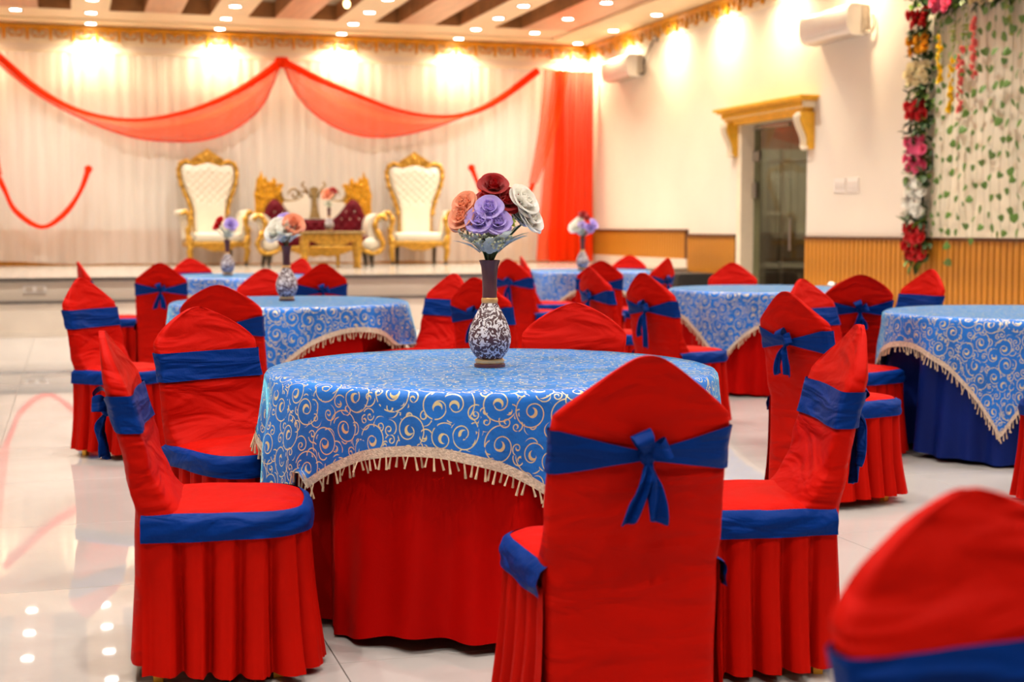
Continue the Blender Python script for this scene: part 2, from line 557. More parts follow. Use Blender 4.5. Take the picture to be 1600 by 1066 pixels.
def lerp(a, b, t): return a + (b - a) * t
def sstep(a, b, x):
    t = max(0.0, min(1.0, (x - a) / (b - a)))
    return t * t * (3 - 2 * t)
def interp(pts, x):
    if x <= pts[0][0]: return pts[0][1]
    for (x0, y0), (x1, y1) in zip(pts, pts[1:]):
        if x <= x1:
            return lerp(y0, y1, (x - x0) / (x1 - x0))
    return pts[-1][1]
def spline(pts, n):
    """Catmull-Rom through points (tuples of any size)"""
    P = [Vector(p) for p in pts]
    out = []
    m = len(P) - 1
    for i in range(n + 1):
        t = i / n * m
        k = min(int(t), m - 1); f = t - k
        p0, p1, p2, p3 = P[max(k - 1, 0)], P[k], P[k + 1], P[min(k + 2, m)]
        out.append(0.5 * (2 * p1 + (p2 - p0) * f + (2 * p0 - 5 * p1 + 4 * p2 - p3) * f * f + (3 * p1 - p0 - 3 * p2 + p3) * f ** 3))
    return out
def nz(x, y, z=0.0):
    return mnoise.noise(Vector((x, y, z)))

# ------------------------------------------------------------------ room shell
ZC = 4.27
def struct(o):
    return tag(o, kind='structure')

# floor: marble tiles laid on grout
floor = struct(G().bbox(XL - 0.2, XR + 0.2, YF - 0.2, YB + 0.2, -0.20, -0.012).build('floor', 'grout', smooth=False))
TS = 1.1
tile_me = G().bevbox((0, 0, -0.006), (TS - 0.003, TS - 0.003, 0.012), 0.0015).mesh('tile', 'floor_marble', smooth=False)
for i in range(10):
    for j in range(20):
        link('tile', tile_me, floor, (XL + TS * (i + 0.5), YF + 0.1 + TS * (j + 0.5), 0))

# stage: two broad risers with dark granite nosings
st = G()
st.bbox(XL, XR, 18.6, YB, 0, STAGE_Z - 0.03)
st.bbox(XL, 7.25, STAGE_Y, 18.6, 0, STAGE_Z - 0.03)
stage = struct(st.build('stage_platform', 'stage_tile', smooth=False))
g = G(); g.bbox(XL, XR, 18.56, YB, STAGE_Z - 0.03, STAGE_Z); g.bbox(XL, 7.28, STAGE_Y - 0.03, 18.56, STAGE_Z - 0.03, STAGE_Z)
g.build('deck', 'deck_tile', stage, smooth=False)
g = G(); g.bbox(XL, 7.285, STAGE_Y - 0.042, STAGE_Y - 0.03, STAGE_Z - 0.045, STAGE_Z - 0.005); g.build('nosing', 'granite_dark', stage, smooth=False)
G().bbox(XL, 7.25, 16.86, STAGE_Y, 0, 0.38).build('step', 'stage_tile', stage, smooth=False)
G().bbox(XL, 7.28, 16.83, STAGE_Y, 0.38, 0.41).build('nosing', 'granite_dark', stage, smooth=False)
G().bbox(XL, 7.25, 16.845, 16.86, 0, 0.06).build('skirting', 'granite_dark' if False else 'stage_tile', stage, smooth=False)

DY0, DY1, DZ = 15.22, 16.95, 2.60            # door opening
T = 0.25
struct(G().bbox(XL - T, XR + T, YB, YB + T, 0, 4.8).build('wall_back', 'stage_wall', smooth=False))
wr = G()
wr.bbox(XR, XR + T, YF - T, DY0, 0, 4.8)
wr.bbox(XR, XR + T, DY1, YB, 0, 4.8)
wr.bbox(XR, XR + T, DY0, DY1, DZ, 4.8)
struct(wr.build('wall_right', 'wall_paint', smooth=False))
struct(G().bbox(XL - T, XL, YF - T, YB, 0, 4.8).build('wall_left', 'wall_paint', smooth=False))
struct(G().bbox(XL, XR, YF - T, YF, 0, 4.8).build('wall_front', 'wall_paint', smooth=False))

# ceiling: slab with long coffers between flat panels, cream borders
ceil = struct(G().bbox(XL - T, XR + T, YF - T, YB + T, 4.50, 4.80).build('ceiling', 'recess_top', smooth=False))
REC = [(-2.29, -1.87), (-1.31, -0.89), (-0.33, 0.09), (0.62, 1.08), (1.60, 2.00), (2.55, 2.92), (3.43, 3.82), (4.41, 4.76), (5.32, 5.70), (6.26, 6.68)]
RY0, RY1 = -3.5, 21.05
prev = XL
edges = []
for a, b in REC:
    edges.append((prev, a)); prev = b
edges.append((prev, 7.50))
for k, (a, b) in enumerate(edges):
    cream = k in (3, 5, 7, 9, 1)
    bm_ = G().bbox(a + 0.012, b - 0.012, RY0, RY1, ZC, 4.50)
    o = bm_.build('ceiling_panel', 'ceiling_cream' if cream else 'ceiling_wood', ceil, smooth=False)
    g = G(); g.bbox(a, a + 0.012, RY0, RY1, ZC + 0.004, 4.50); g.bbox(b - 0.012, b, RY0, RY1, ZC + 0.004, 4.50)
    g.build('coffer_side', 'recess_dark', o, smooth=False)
G().bbox(XL, 7.50, RY1 + 0.012, YB, ZC, 4.50).build('ceiling_border', 'ceiling_cream', ceil, smooth=False)
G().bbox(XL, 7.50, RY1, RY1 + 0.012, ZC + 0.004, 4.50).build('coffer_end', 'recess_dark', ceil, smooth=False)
G().bbox(7.50, XR, RY0, YB, ZC, 4.50).build('ceiling_border', 'ceiling_cream', ceil, smooth=False)
G().bbox(XL, XR, YF, RY0, ZC, 4.50).build('ceiling_border', 'ceiling_cream', ceil, smooth=False)
g = G()
g.bbox(XL, 7.52, 21.88, 21.96, ZC - 0.035, ZC); g.bbox(7.48, 7.56, RY0, 21.96, ZC - 0.035, ZC)
g.bbox(XL, 7.48, 21.96, 22.02, ZC - 0.015, ZC); g.bbox(7.56, 7.62, RY0, 21.96, ZC - 0.015, ZC)
g.build('ceiling_bead', 'ceiling_cream', ceil, smooth=False)

# gold frieze below the ceiling: each repeat of the ornament is a piece
def frieze_unit():
    p = 0.33
    g = G()
    pl = lambda a, b, t: (a, -t, b)
    g.prism([(-p / 2, 0.105), (p / 2, 0.105), (p / 2, 0.042), (-p / 2, 0.042)], pl, 0, 0.045)
    g.prism([(-p / 2, 0.06), (-p / 2 + 0.035, 0.06), (-p / 2 + 0.022, -0.06), (-p / 2 + 0.012, -0.10), (-p / 2, -0.105)], pl, 0, 0.035)
    g.prism([(p / 2, 0.06), (p / 2 - 0.035, 0.06), (p / 2 - 0.022, -0.06), (p / 2 - 0.012, -0.10), (p / 2, -0.105)], pl, 0, 0.035)
    ring = [(0.105 * math.cos(a), -0.03, 0.048 * math.sin(a) - 0.008) for a in [2 * PI * k / 18 for k in range(19)]]
    g.tube(ring, 0.010, 6, cap=False, up=Vector((0, 1, 0)))
    g.prism([(-0.05, 0.06), (0.05, 0.06), (0.018, 0.0), (0, -0.022), (-0.018, 0.0)], pl, 0, 0.03)
    for sx in (-1, 1):
        sp = [(sx * (0.06 + 0.022 * math.cos(a) * (1 - a / 9)), -0.026, -0.055 + 0.022 * math.sin(a) * (1 - a / 9)) for a in [k * 0.7 for k in range(10)]]
        g.tube(sp, 0.007, 5, up=Vector((0, 1, 0)))
    return g.mesh('frieze_motif', 'frieze_gold', sharp=40)
fme = frieze_unit()
fr1 = struct(G().bbox(XL, XR, YB - 0.015, YB, 3.98, 4.25).build('trim_1', 'cream_paint', smooth=False))
k = 0
x = XR - 0.18
while x > XL + 0.2:
    link('frieze_motif', fme, fr1, (x, YB - 0.015, 4.14), scale=(1, 1.4, 1.1)); x -= 0.33
fr2 = struct(G().bbox(XR - 0.015, XR, YF, YB, 3.98, 4.25).build('trim_2', 'cream_paint', smooth=False))
y = YB - 0.2
while y > 8.0:
    link('frieze_motif', fme, fr2, (XR - 0.015, y, 4.145), (0, 0, -PI / 2), (1, 1.4, 1.1)); y -= 0.33

# wood slat wainscot on the right wall and behind the stage backdrop
def slat_mesh(h, w=0.072, d=0.012):
    g = G()
    b = 0.003
    poly = [(-w / 2, 0), (w / 2, 0), (w / 2, d - b), (w / 2 - b, d), (-w / 2 + b, d), (-w / 2, d - b)]
    g.prism(poly, lambda a, q, t: (-q, a, t), 0, h)
    return g.mesh('slat', 'wood_slat', sharp=20)
PITCH_S = 0.094
def wainscot(name, y0, y1, z0, z1, stuff_below=None):
    base = struct(G().bbox(XR - 0.008, XR, y0, y1, z0, z1).build(name, 'wood_dark', smooth=False))
    me = slat_mesh(z1 - z0 - 0.02)
    n = int((y1 - y0) / PITCH_S)
    far = G()
    for i in range(n):
        y = y1 - PITCH_S * (i + 0.5)
        if stuff_below is not None and y < stuff_below:
            far.bbox(XR - 0.03, XR - 0.008, y - 0.041, y + 0.041, z0, z1 - 0.02)
        else:
            link('slat', me, base, (XR - 0.008, y, z0))
    if far.v:
        tag(far.build('far_slats', 'wood_slat', base, smooth=False), kind='stuff')
    G().bbox(XR - 0.04, XR, y0, y1, z1 - 0.02, z1 + 0.012).build('cap_rail', 'wood_dark', base, smooth=False)
wainscot('trim_3', 18.6, YB - 0.02, 0.79, 1.20)
wainscot('trim_4', DY1 + 0.12, 18.6, 0.0, 1.135)
wainscot('trim_5', YF, DY0, 0.0, 1.12, stuff_below=8.0)
struct(G().bbox(XR - 0.03, XR, 18.6, YB, STAGE_Z, 0.79).build('baseboard_right', 'stage_tile', smooth=False))
g = G().bbox(XL, XR - 0.05, YB - 0.03, YB, STAGE_Z, 1.2)
struct(g.build('trim_6', 'wood_slat', smooth=False))

# doorway with a glass leaf and the passage beyond
d1 = struct(G().bbox(XR - 0.02, XR + T + 0.01, DY1 - 0.03, DY1 + 0.10, 0, DZ - 0.03).bbox(XR - 0.02, XR + T + 0.01, DY0 + 0.001, DY1 + 0.10, DZ - 0.03, DZ + 0.10).build('door_1', 'cream_paint', smooth=False))
leaf = G().bbox(XR + 0.16, XR + 0.172, DY0 + 0.72, DY1 - 0.04, 0.02, DZ - 0.07).build('glass_leaf', 'door_glass', d1, smooth=False)
G().bevbox((XR + 0.165, DY1 - 0.12, 2.16), (0.06, 0.16, 0.13), 0.008).build('patch_hinge', 'steel', leaf)
G().bevbox((XR + 0.165, DY1 - 0.06, 1.72), (0.07, 0.12, 0.20), 0.012).build('lock', 'steel', leaf)
g = G().bbox(XR + 0.14, XR + 0.19, DY0 + 0.76, DY1 - 0.06, DZ - 0.10, DZ - 0.07)
g.build('top_rail', 'steel', leaf, smooth=False)
leaf2 = G().bbox(XR + 0.162, XR + 0.172, DY0 + 0.01, DY0 + 0.70, 0.02, DZ - 0.07).build('glass_leaf', 'door_glass', d1, smooth=False)
G().tube([(XR + 0.13, DY0 + 0.64, 0.95), (XR + 0.13, DY0 + 0.64, 1.35)], 0.012, 8).build('pull_handle', 'steel', leaf2)
cor = G()
cor.bbox(XR + T, XR + 3.2, DY0 - 1.4, DY0 - 1.2, 0, 3.0)
cor.bbox(XR + T, XR + 3.2, DY1 + 2.6, DY1 + 2.8, 0, 3.0)
cor.bbox(XR + 3.0, XR + 3.2, DY0 - 1.4, DY1 + 2.8, 0, 3.0)
cor.bbox(XR + T, XR + 3.2, DY0 - 1.4, DY1 + 2.8, 2.98, 3.1)
struct(cor.build('wall_corridor', 'corridor_brown', smooth=False))
struct(G().bbox(XR + T, XR + 3.2, DY0 - 1.4, DY1 + 2.8, -0.1, 0.0).build('floor_corridor', 'corridor_floor', smooth=False))
py_ = DY1 + 2.5
sh = thing('passage_partition', 'grey ribbed partition in the dark passage behind the glass door', 'partition', (XR + 1.6, py_, 0))
G().bbox(-1.34, 1.38, 0, 0.04, 1.16, 2.42).build('upper_panel', 'corridor_grey', sh, smooth=False)
G().bbox(-1.34, 1.38, 0, 0.04, 0.0, 1.14).build('lower_panel', 'corridor_dark', sh, smooth=False)
G().bbox(-1.34, 1.38, -0.03, 0.04, 2.22, 2.26).build('top_rail', 'steel', sh, smooth=False)
G().bbox(-1.34, 1.38, -0.03, 0.04, 0.62, 0.70).build('mid_rail', 'corridor_grey', sh, smooth=False)
rib = G().bevbox((0, -0.012, 1.69), (0.035, 0.02, 1.06), 0.006).mesh('rib', 'corridor_grey')
for i in range(22):
    link('rib', rib, sh, (-1.26 + i * 0.124, 0, 0))
G().bbox(0.28, 0.33, -0.04, 0.0, 0.0, 2.42).build('mullion', 'steel', sh, smooth=False)
pl_ = thing('added_passage_lamp', 'added fill lamp on the passage ceiling, unseen beyond the glass door', 'lamp', (XR + 1.9, DY1 + 0.9, 2.98))  # unseen lamp, added only to brighten the passage behind the glass
G().lathe([(0.0, 0.0), (0.16, 0.0), (0.16, -0.03), (0.14, -0.05), (0.0, -0.055)], 24).build('diffuser', 'lamp_lens', pl_)
lo_ = bpy.data.lights.new('passage_fill', 'POINT'); lo_.energy = 70; lo_.color = (1, 0.86, 0.66); lo_.shadow_soft_size = 0.12
lo = bpy.data.objects.new('glow', lo_); COL.objects.link(lo); lo.parent = pl_; lo.location = (0, 0, -0.2)

# gold door crown: stepped cornice with dentils on two scrolled brackets
cy0, cy1 = DY0 - 0.16, DY1 + 0.26
cr = thing('door_crown', 'gold cornice with dentils and scrolled brackets over the doorway', 'cornice', (XR - 0.002, (cy0 + cy1) / 2, 2.5))
hw = (cy1 - cy0) / 2
g = G()
for z0, z1, dp, ex in ((0.245, 0.28, 0.25, 0.11), (0.215, 0.245, 0.21, 0.07), (0.11, 0.145, 0.14, -0.02), (0.06, 0.11, 0.10, -0.04)):
    g.bbox(-dp, 0, -hw - ex, hw + ex, z0, z1)
g.build('cornice', 'gold_paint', cr, smooth=False)
G().bbox(-0.155, 0, -hw - 0.03, hw + 0.03, 0.145, 0.215).build('dentil_bed', 'cream_paint', cr, smooth=False)
dm = G().bbox(-0.185, -0.155, -0.022, 0.022, 0.152, 0.212).mesh('dentil', 'gold_paint', smooth=False)
n = int(2 * hw / 0.085)
for i in range(n):
    link('dentil', dm, cr, (0, -hw + (i + 0.5) * 2 * hw / n, 0))
def bracket():
    g = G()
    prof = [(0, 0.09), (-0.17, 0.09), (-0.175, 0.05), (-0.165, -0.02), (-0.13, -0.10), (-0.09, -0.18), (-0.075, -0.26), (-0.085, -0.31), (-0.06, -0.345), (0, -0.345)]
    g.prism(prof, lambda a, b, t: (a, t, b), -0.10, 0.10)
    return g.mesh('bracket', 'gold_paint', sharp=40)
def flute():
    g = G()
    pts = [(-0.185, 0, 0.06), (-0.185, 0, 0.0), (-0.155, 0, -0.08), (-0.112, 0, -0.17), (-0.09, 0, -0.25), (-0.10, 0, -0.31)]
    for dy in (-0.05, 0.0, 0.05):
        g.tube([(a, dy, c) for a, b, c in spline(pts, 12)], 0.016, 6, up=Vector((0, 1, 0)))
    g.ball((-0.15, 0, 0.05), (0.05, 0.095, 0.05), 10, 6)
    g.ball((-0.075, 0, -0.32), (0.035, 0.092, 0.035), 10, 6)
    return g.mesh('scroll', 'cream_paint')
bme, fl = bracket(), flute()
for s in (-1, 1):
    b = link('bracket', bme, cr, (0, s * (hw - 0.09), 0))
    link('scroll', fl, b)

# ------------------------------------------------------------------ ceiling downlights
def lamp_data(name, power, col, ang=115, blend=0.7):
    l = bpy.data.lights.new(name, 'SPOT')
    l.energy = power; l.color = col
    l.spot_size = R(ang); l.spot_blend = blend
    l.shadow_soft_size = 0.06
    return l
hall_l = lamp_data('hall_beam', HALL_W, HALL_C, 108, 0.7)
wash_l = lamp_data('wash_beam', WASH_W, WASH_C, 150, 0.9)
wash2_l = lamp_data('wash_beam_low', WASH_W * 0.6, HALL_C, 140, 0.9)
stage_l = lamp_data('stage_beam', HALL_W * 0.75, HALL_C, 108, 0.7)
ring_me = G().lathe([(0.072, 0.0), (0.098, -0.004), (0.100, -0.010), (0.094, -0.014), (0.074, -0.012), (0.070, -0.006)], 24).mesh('trim_ring', 'plastic_white')
lens_me = G().lathe([(0.0, -0.0135), (0.05, -0.013), (0.074, -0.010)], 20).mesh('lens', 'lamp_lens', recalc=False)
def downlight(x, y, z, ldata, label, group):
    t = thing('downlight', label, 'downlight', (x, y, z), 0, group)
    link('trim_ring', ring_me, t)
    link('lens', lens_me, t)
    lo = bpy.data.objects.new('beam', ldata); COL.objects.link(lo); lo.parent = t; lo.location = (0, 0, -0.03)
ORD = ['first', 'second', 'third', 'fourth', 'fifth', 'sixth', 'seventh', 'eighth', 'ninth', 'tenth', 'eleventh', 'twelfth', 'thirteenth', 'fourteenth', 'fifteenth', 'sixteenth']
for k, x in enumerate((6.05, 4.15, 2.27, 0.38, -1.5)):
    downlight(x, 22.36, ZC, wash_l, 'round downlight against the gold frieze above the stage, ' + ORD[k] + ' from the red curtain', 'downlights along the back wall')
for k, rx in enumerate((6.02, 4.12, 2.25, 0.37, -0.64)):
    y = 21.25; q = 0
    while y > -1.5:
        downlight(rx, y, ZC, stage_l if y > 15.5 else hall_l, 'round downlight in the ' + ORD[k] + ' ceiling row from the red curtain, ' + ORD[q] + ' from the stage wall', 'downlights in the ceiling panels')
        q += 1
        y -= 1.20 if y > 16 else 2.4
y = 21.35; q = 0
while y > 0:
    downlight(7.0, y, ZC, stage_l if y > 15.5 else hall_l, 'round downlight in the wood-coloured ceiling strip, ' + ORD[q] + ' from the stage wall', 'downlights in the wood ceiling strip')
    q += 1; y -= 1.55 if y > 16 else 3.1
y = 22.36; q = 0
while y > 0:
    downlight(8.08, y, ZC, wash_l if y > 12 else wash2_l, 'round downlight in the cream border above the door wall, ' + ORD[q] + ' from the corner', 'downlights along the door wall')
    q += 1; y -= 1.70 if y < 22 else 1.6
pb = thing('pendant_bulb', 'small amber bulb hanging inside a dark ceiling coffer', 'lamp', (3.56, 18.8, 4.50))
G().tube([(0, 0, 0), (0, 0, -0.25)], 0.006, 6).build('cord', 'dark_metal', pb)
G().lathe([(0.0, -0.24), (0.02, -0.245), (0.024, -0.28), (0.0, -0.285)], 12).build('socket', 'dark_metal', pb)
G().ball((0, 0, -0.33), (0.045, 0.045, 0.055), 12, 8).build('globe', 'lamp_lens_warm', pb)

# every chair: image column and distance of its back's top, heading, label, cover variant, height factor
CHAIRS = [
    (146, 3.90, 80, 'red covered chair in profile at the left of the foreground table, blue bow hanging behind', 1),
    (1020, 3.06, -12, 'red covered chair seen from behind with a blue bow, hiding part of the foreground table', 0),
    (1352, 4.02, -93, 'red covered chair in profile at the right of the foreground table, facing left', 2),
    (302, 5.2, 136, 'red covered chair facing the foreground table, between it and the leftmost chairs', 3),
    (120, 7.85, 112, 'red covered chair farthest left, turned to show its plain blue sash', 2),
    (118, 12.0, 65, 'red covered chair almost hidden behind the farthest left chair, only a pointed tip showing', 1),
    (250, 11.4, -8, 'red covered chair with a blue bow just behind the farthest left chair', 0),
    (298, 15.0, 150, 'red chair top left of the vase with red and lilac flowers', 1, 0.97),
    (412, 10.15, 163, 'red chair back just left of the vase with white and peach flowers', 2, 0.985),
    (506, 11.2, -20, 'red chair back with a sliver of blue sash right of the peach flower', 0),
    (476, 14.5, -140, 'small red chair tip below the maroon sofa, beside the coffee table', 1, 0.98),
    (338, 6.95, 4, 'dark red chair back in front of the table with the white and peach vase', 3, 1.01),
    (900, 5.65, -172, 'red chair with a low rounded top directly behind the sharp foreground vase, across the table', 3, 0.99),
    (716, 8.9, -130, 'red chair facing left, its seat showing left of the foreground vase', 1),
    (738, 8.0, 35, 'red chair with a blue bow partly hidden by the foreground vase', 0),
    (793, 12.8, 38, 'red chair with a hanging blue bow just right of the foreground vase neck', 2),
    (810, 14.4, 82, 'red chair tip peeking out behind the chair at the foreground vase neck', 1),
    (916, 10.2, 63, 'narrow red chair with a blue bow in front of the table beneath the red curtain', 0),
    (937, 12.4, 2, 'dark red chair back pushed up to the table beneath the red curtain', 1),
    (1003, 8.7, 52, 'red chair with a blue bow whose seat faces the table at the glass door', 2),
    (1046, 13.2, -55, 'narrow red chair in front of the black equipment boxes', 0),
    (986, 16.6, -160, 'small red chair top behind the table beneath the red curtain', 1, 0.97),
    (1141, 11.95, 178, 'red chair top behind the table in front of the white door frame', 2, 0.985),
    (1222, 6.22, 57, 'tall red chair with a long-tailed blue bow between the two right-hand tables', 0),
    (1250, 7.95, 136, 'red chair with plain blue sash half hidden behind the long-tailed bow chair', 1),
    (1346, 8.5, 2, 'dark red chair back with a wide V-shaped blue sash', 3, 1.01),
    (1456, 9.5, -113, 'red chair with a plain blue sash behind the table with the dark blue skirt', 2),
    (1815, 6.0, -32, 'red chair cut off by the right edge in front of the dark blue skirt', 1),
    (1508, 1.62, 162, 'large out-of-focus red chair in the lower right corner', 3, 0.99),
]
def chair_frame(px, d, face):
    h = R(YAW + face)
    fwd = Vector((math.sin(h), math.cos(h), 0))
    return at(px, d) + fwd * 0.345, h, fwd
FRAMES = []
for row in CHAIRS:
    p_, h_, f_ = chair_frame(*row[:3])
    FRAMES.append((p_, f_, Vector((f_.y, -f_.x, 0))))
def seat_under(x, y, margin=0.0):
    """is this floor position inside a chair's seat footprint"""
    for p_, f_, r_ in FRAMES:
        dx, dy = x - p_.x, y - p_.y
        if dx * dx + dy * dy > 0.2:
            continue
        if abs(dx * r_.x + dy * r_.y) < 0.238 + margin and -0.27 - margin < dx * f_.x + dy * f_.y < 0.243 + margin:
            return True
    return False

# ------------------------------------------------------------------ tables with draped cloths
def drape_len(phi, mid, corner):
    a = ((phi + PI / 4) % (PI / 2)) - PI / 4          # 0 at a side's middle, +-45 deg at a corner
    k = (1 / math.cos(a) - 1) / (math.sqrt(2) - 1)
    return mid + (corner - mid) * k

def make_table(px, d, rad, corner_deg, mid, corner, skirt, labels, seed, n=200, tassel_step=0.022, give=0.42):
    """corner_deg: direction of one cloth corner, degrees from 'towards the camera', positive to the right"""
    H = 0.76
    loc = at(px, d)
    rot = R(-YAW)
    rnd = random.Random(seed)
    ph0 = [rnd.uniform(0, 6.28) for _ in range(6)]
    # table with floor-length skirt
    t = thing('banquet_table', labels[0], 'table', loc, rot, 'round banquet tables')
    G().lathe([(0.0, H - 0.03), (rad - 0.02, H - 0.03), (rad - 0.012, H - 0.024), (rad - 0.012, H - 0.016), (rad - 0.02, H - 0.010), (0, H - 0.010)], 48).build('table_top', 'plain_wood', t)
    g = G(); g.tube([(0, 0, 0.03), (0, 0, H - 0.03)], 0.05, 12); g.lathe([(0.0, 0.05), (0.06, 0.05), (0.28, 0.03), (0.28, 0.0), (0, 0)], 24)
    g.build('pedestal', 'dark_metal', t)
    nf = rnd.randint(30, 36)
    def sk(u, v):
        a = 2 * PI * u
        z = lerp(H - 0.012, 0.03, v)
        w = v ** 1.1
        fold = math.sin(nf * a + ph0[0] + 1.6 * math.sin(3 * a + ph0[1]) + 0.5 * v) * 0.017 + math.sin(0.47 * nf * a + ph0[2] + v) * 0.013
        r = rad - 0.035 + 0.045 * v ** 1.4 + fold * w * 1.15
        ca, sa = math.cos(a + rot), math.sin(a + rot)
        if z < 0.57:                        # the cloth gives way where a chair is pushed in
            while r > rad - give and seat_under(loc.x + r * ca, loc.y + r * sa, 0.065):
                r -= 0.01
        z += 0.014 * math.sin(5 * a + ph0[3]) * v + 0.008 * math.sin(11 * a + ph0[4]) * v
        return (r * math.cos(a), r * math.sin(a), z)
    G().grid(sk, 360, 14, True).build('table_skirt', skirt, t, sharp=0)
    # square cloth: a thing lying on the table
    c = thing('tablecloth', labels[1], 'tablecloth', loc, rot, 'blue printed tablecloths')
    c0 = R(-90 + corner_deg)
    nr = 14; nh = 16
    V = []; UV = []; hem = []; out = []
    def hang(phi, s):
        """point after hanging s metres below the rim"""
        a = phi - c0
        L = drape_len(a + PI / 4, mid, corner)
        t_ = s / max(L, 1e-4)
        k = max(0.0, (L - mid) / (corner - mid))
        f = math.sin(9 * a + ph0[5]) * 0.014 + math.sin(17 * a + ph0[1]) * 0.008 + math.sin(31 * a + ph0[2]) * 0.004
        # cone folds either side of a corner
        f += 0.030 * k * math.cos(8 * a) * 1.0
        bev = 0.022
        if s < bev * 1.57:
            th = s / bev
            r = rad + 0.004 - bev + bev * math.sin(th)
            z = H - bev + bev * math.cos(th)
        else:
            r = rad + 0.004
            z = H - bev - (s - bev * 1.57)
        q = max(0.0, s - 0.02)
        r += max(-0.012, f * min(1, q * 5.0) + 0.09 * q * (1 - 0.3 * k))
        z += 0.03 * q
        if z < 0.50 and seat_under(loc.x + r * math.cos(phi + rot), loc.y + r * math.sin(phi + rot), -0.012):
            r += min(0.06, (0.50 - z) * 0.3)
            z = 0.503 + 0.003 * math.sin(30 * phi) + 0.01 * (0.50 - z)
        return Vector((r * math.cos(phi), r * math.sin(phi), z + 0.002))
    for j in range(nr):
        r = (rad - 0.018) * j / (nr - 1)
        for i in range(n):
            phi = 2 * PI * i / n
            w = 0.0016 * nz(r * math.cos(phi) * 9 + seed, r * math.sin(phi) * 9)
            V.append((r * math.cos(phi), r * math.sin(phi), H + 0.002 + w)); UV.append((r * math.cos(phi), r * math.sin(phi)))
    for j in range(1, nh + 1):
        for i in range(n):
            phi = 2 * PI * i / n
            L = drape_len(phi - c0 + PI / 4, mid, corner)
            s = L * j / nh
            p = hang(phi, s)
            V.append(tuple(p)); UV.append(((rad + s) * math.cos(phi), (rad + s) * math.sin(phi)))
            if j == nh:
                hem.append(p)
    g = G(); g.v = V
    for j in range(nr + nh - 1):
        for i in range(n):
            i2 = (i + 1) % n
            g.f.append((j * n + i, j * n + i2, (j + 1) * n + i2, (j + 1) * n + i))
    g.build('cloth', 'blue_print', c, uvs=UV, sharp=0)
    # woven border along the hem and its tassels
    g = G(); o = 0
    for i in range(n):
        p = hem[i]; up = hang(2 * PI * i / n, drape_len(2 * PI * i / n - c0 + PI / 4, mid, corner) - 0.028)
        rr = Vector((p.x, p.y, 0)).normalized() * 0.004
        g.v.append(tuple(up + rr)); g.v.append(tuple(p + rr + Vector((0, 0, -0.003))))
    for i in range(n):
        i2 = (i + 1) % n
        g.f.append((2 * i, 2 * i2, 2 * i2 + 1, 2 * i + 1))
    g.build('woven_border', 'trim_lace', c)
    g = G(); acc = 0.0
    for i in range(n):
        p, q = hem[i], hem[(i + 1) % n]
        L = (q - p).length
        while acc < L:
            b = p.lerp(q, acc / L)
            rr = Vector((b.x, b.y, 0)).normalized()
            ln = rnd.uniform(0.028, 0.046)
            sw = Vector((rnd.uniform(-1, 1), rnd.uniform(-1, 1), 0)) * 0.006
            b = b + rr * 0.006
            g.tube([b, b + sw + Vector((0, 0, -ln * 0.5)), b + sw * 2.0 + Vector((0, 0, -ln))], [0.0022, 0.0026, 0.0038], 4)
            acc += tassel_step * rnd.uniform(0.75, 1.25)
        acc -= L
    tag(g.build('tassels', 'tassel', c, smooth=False), kind='stuff')
    return t

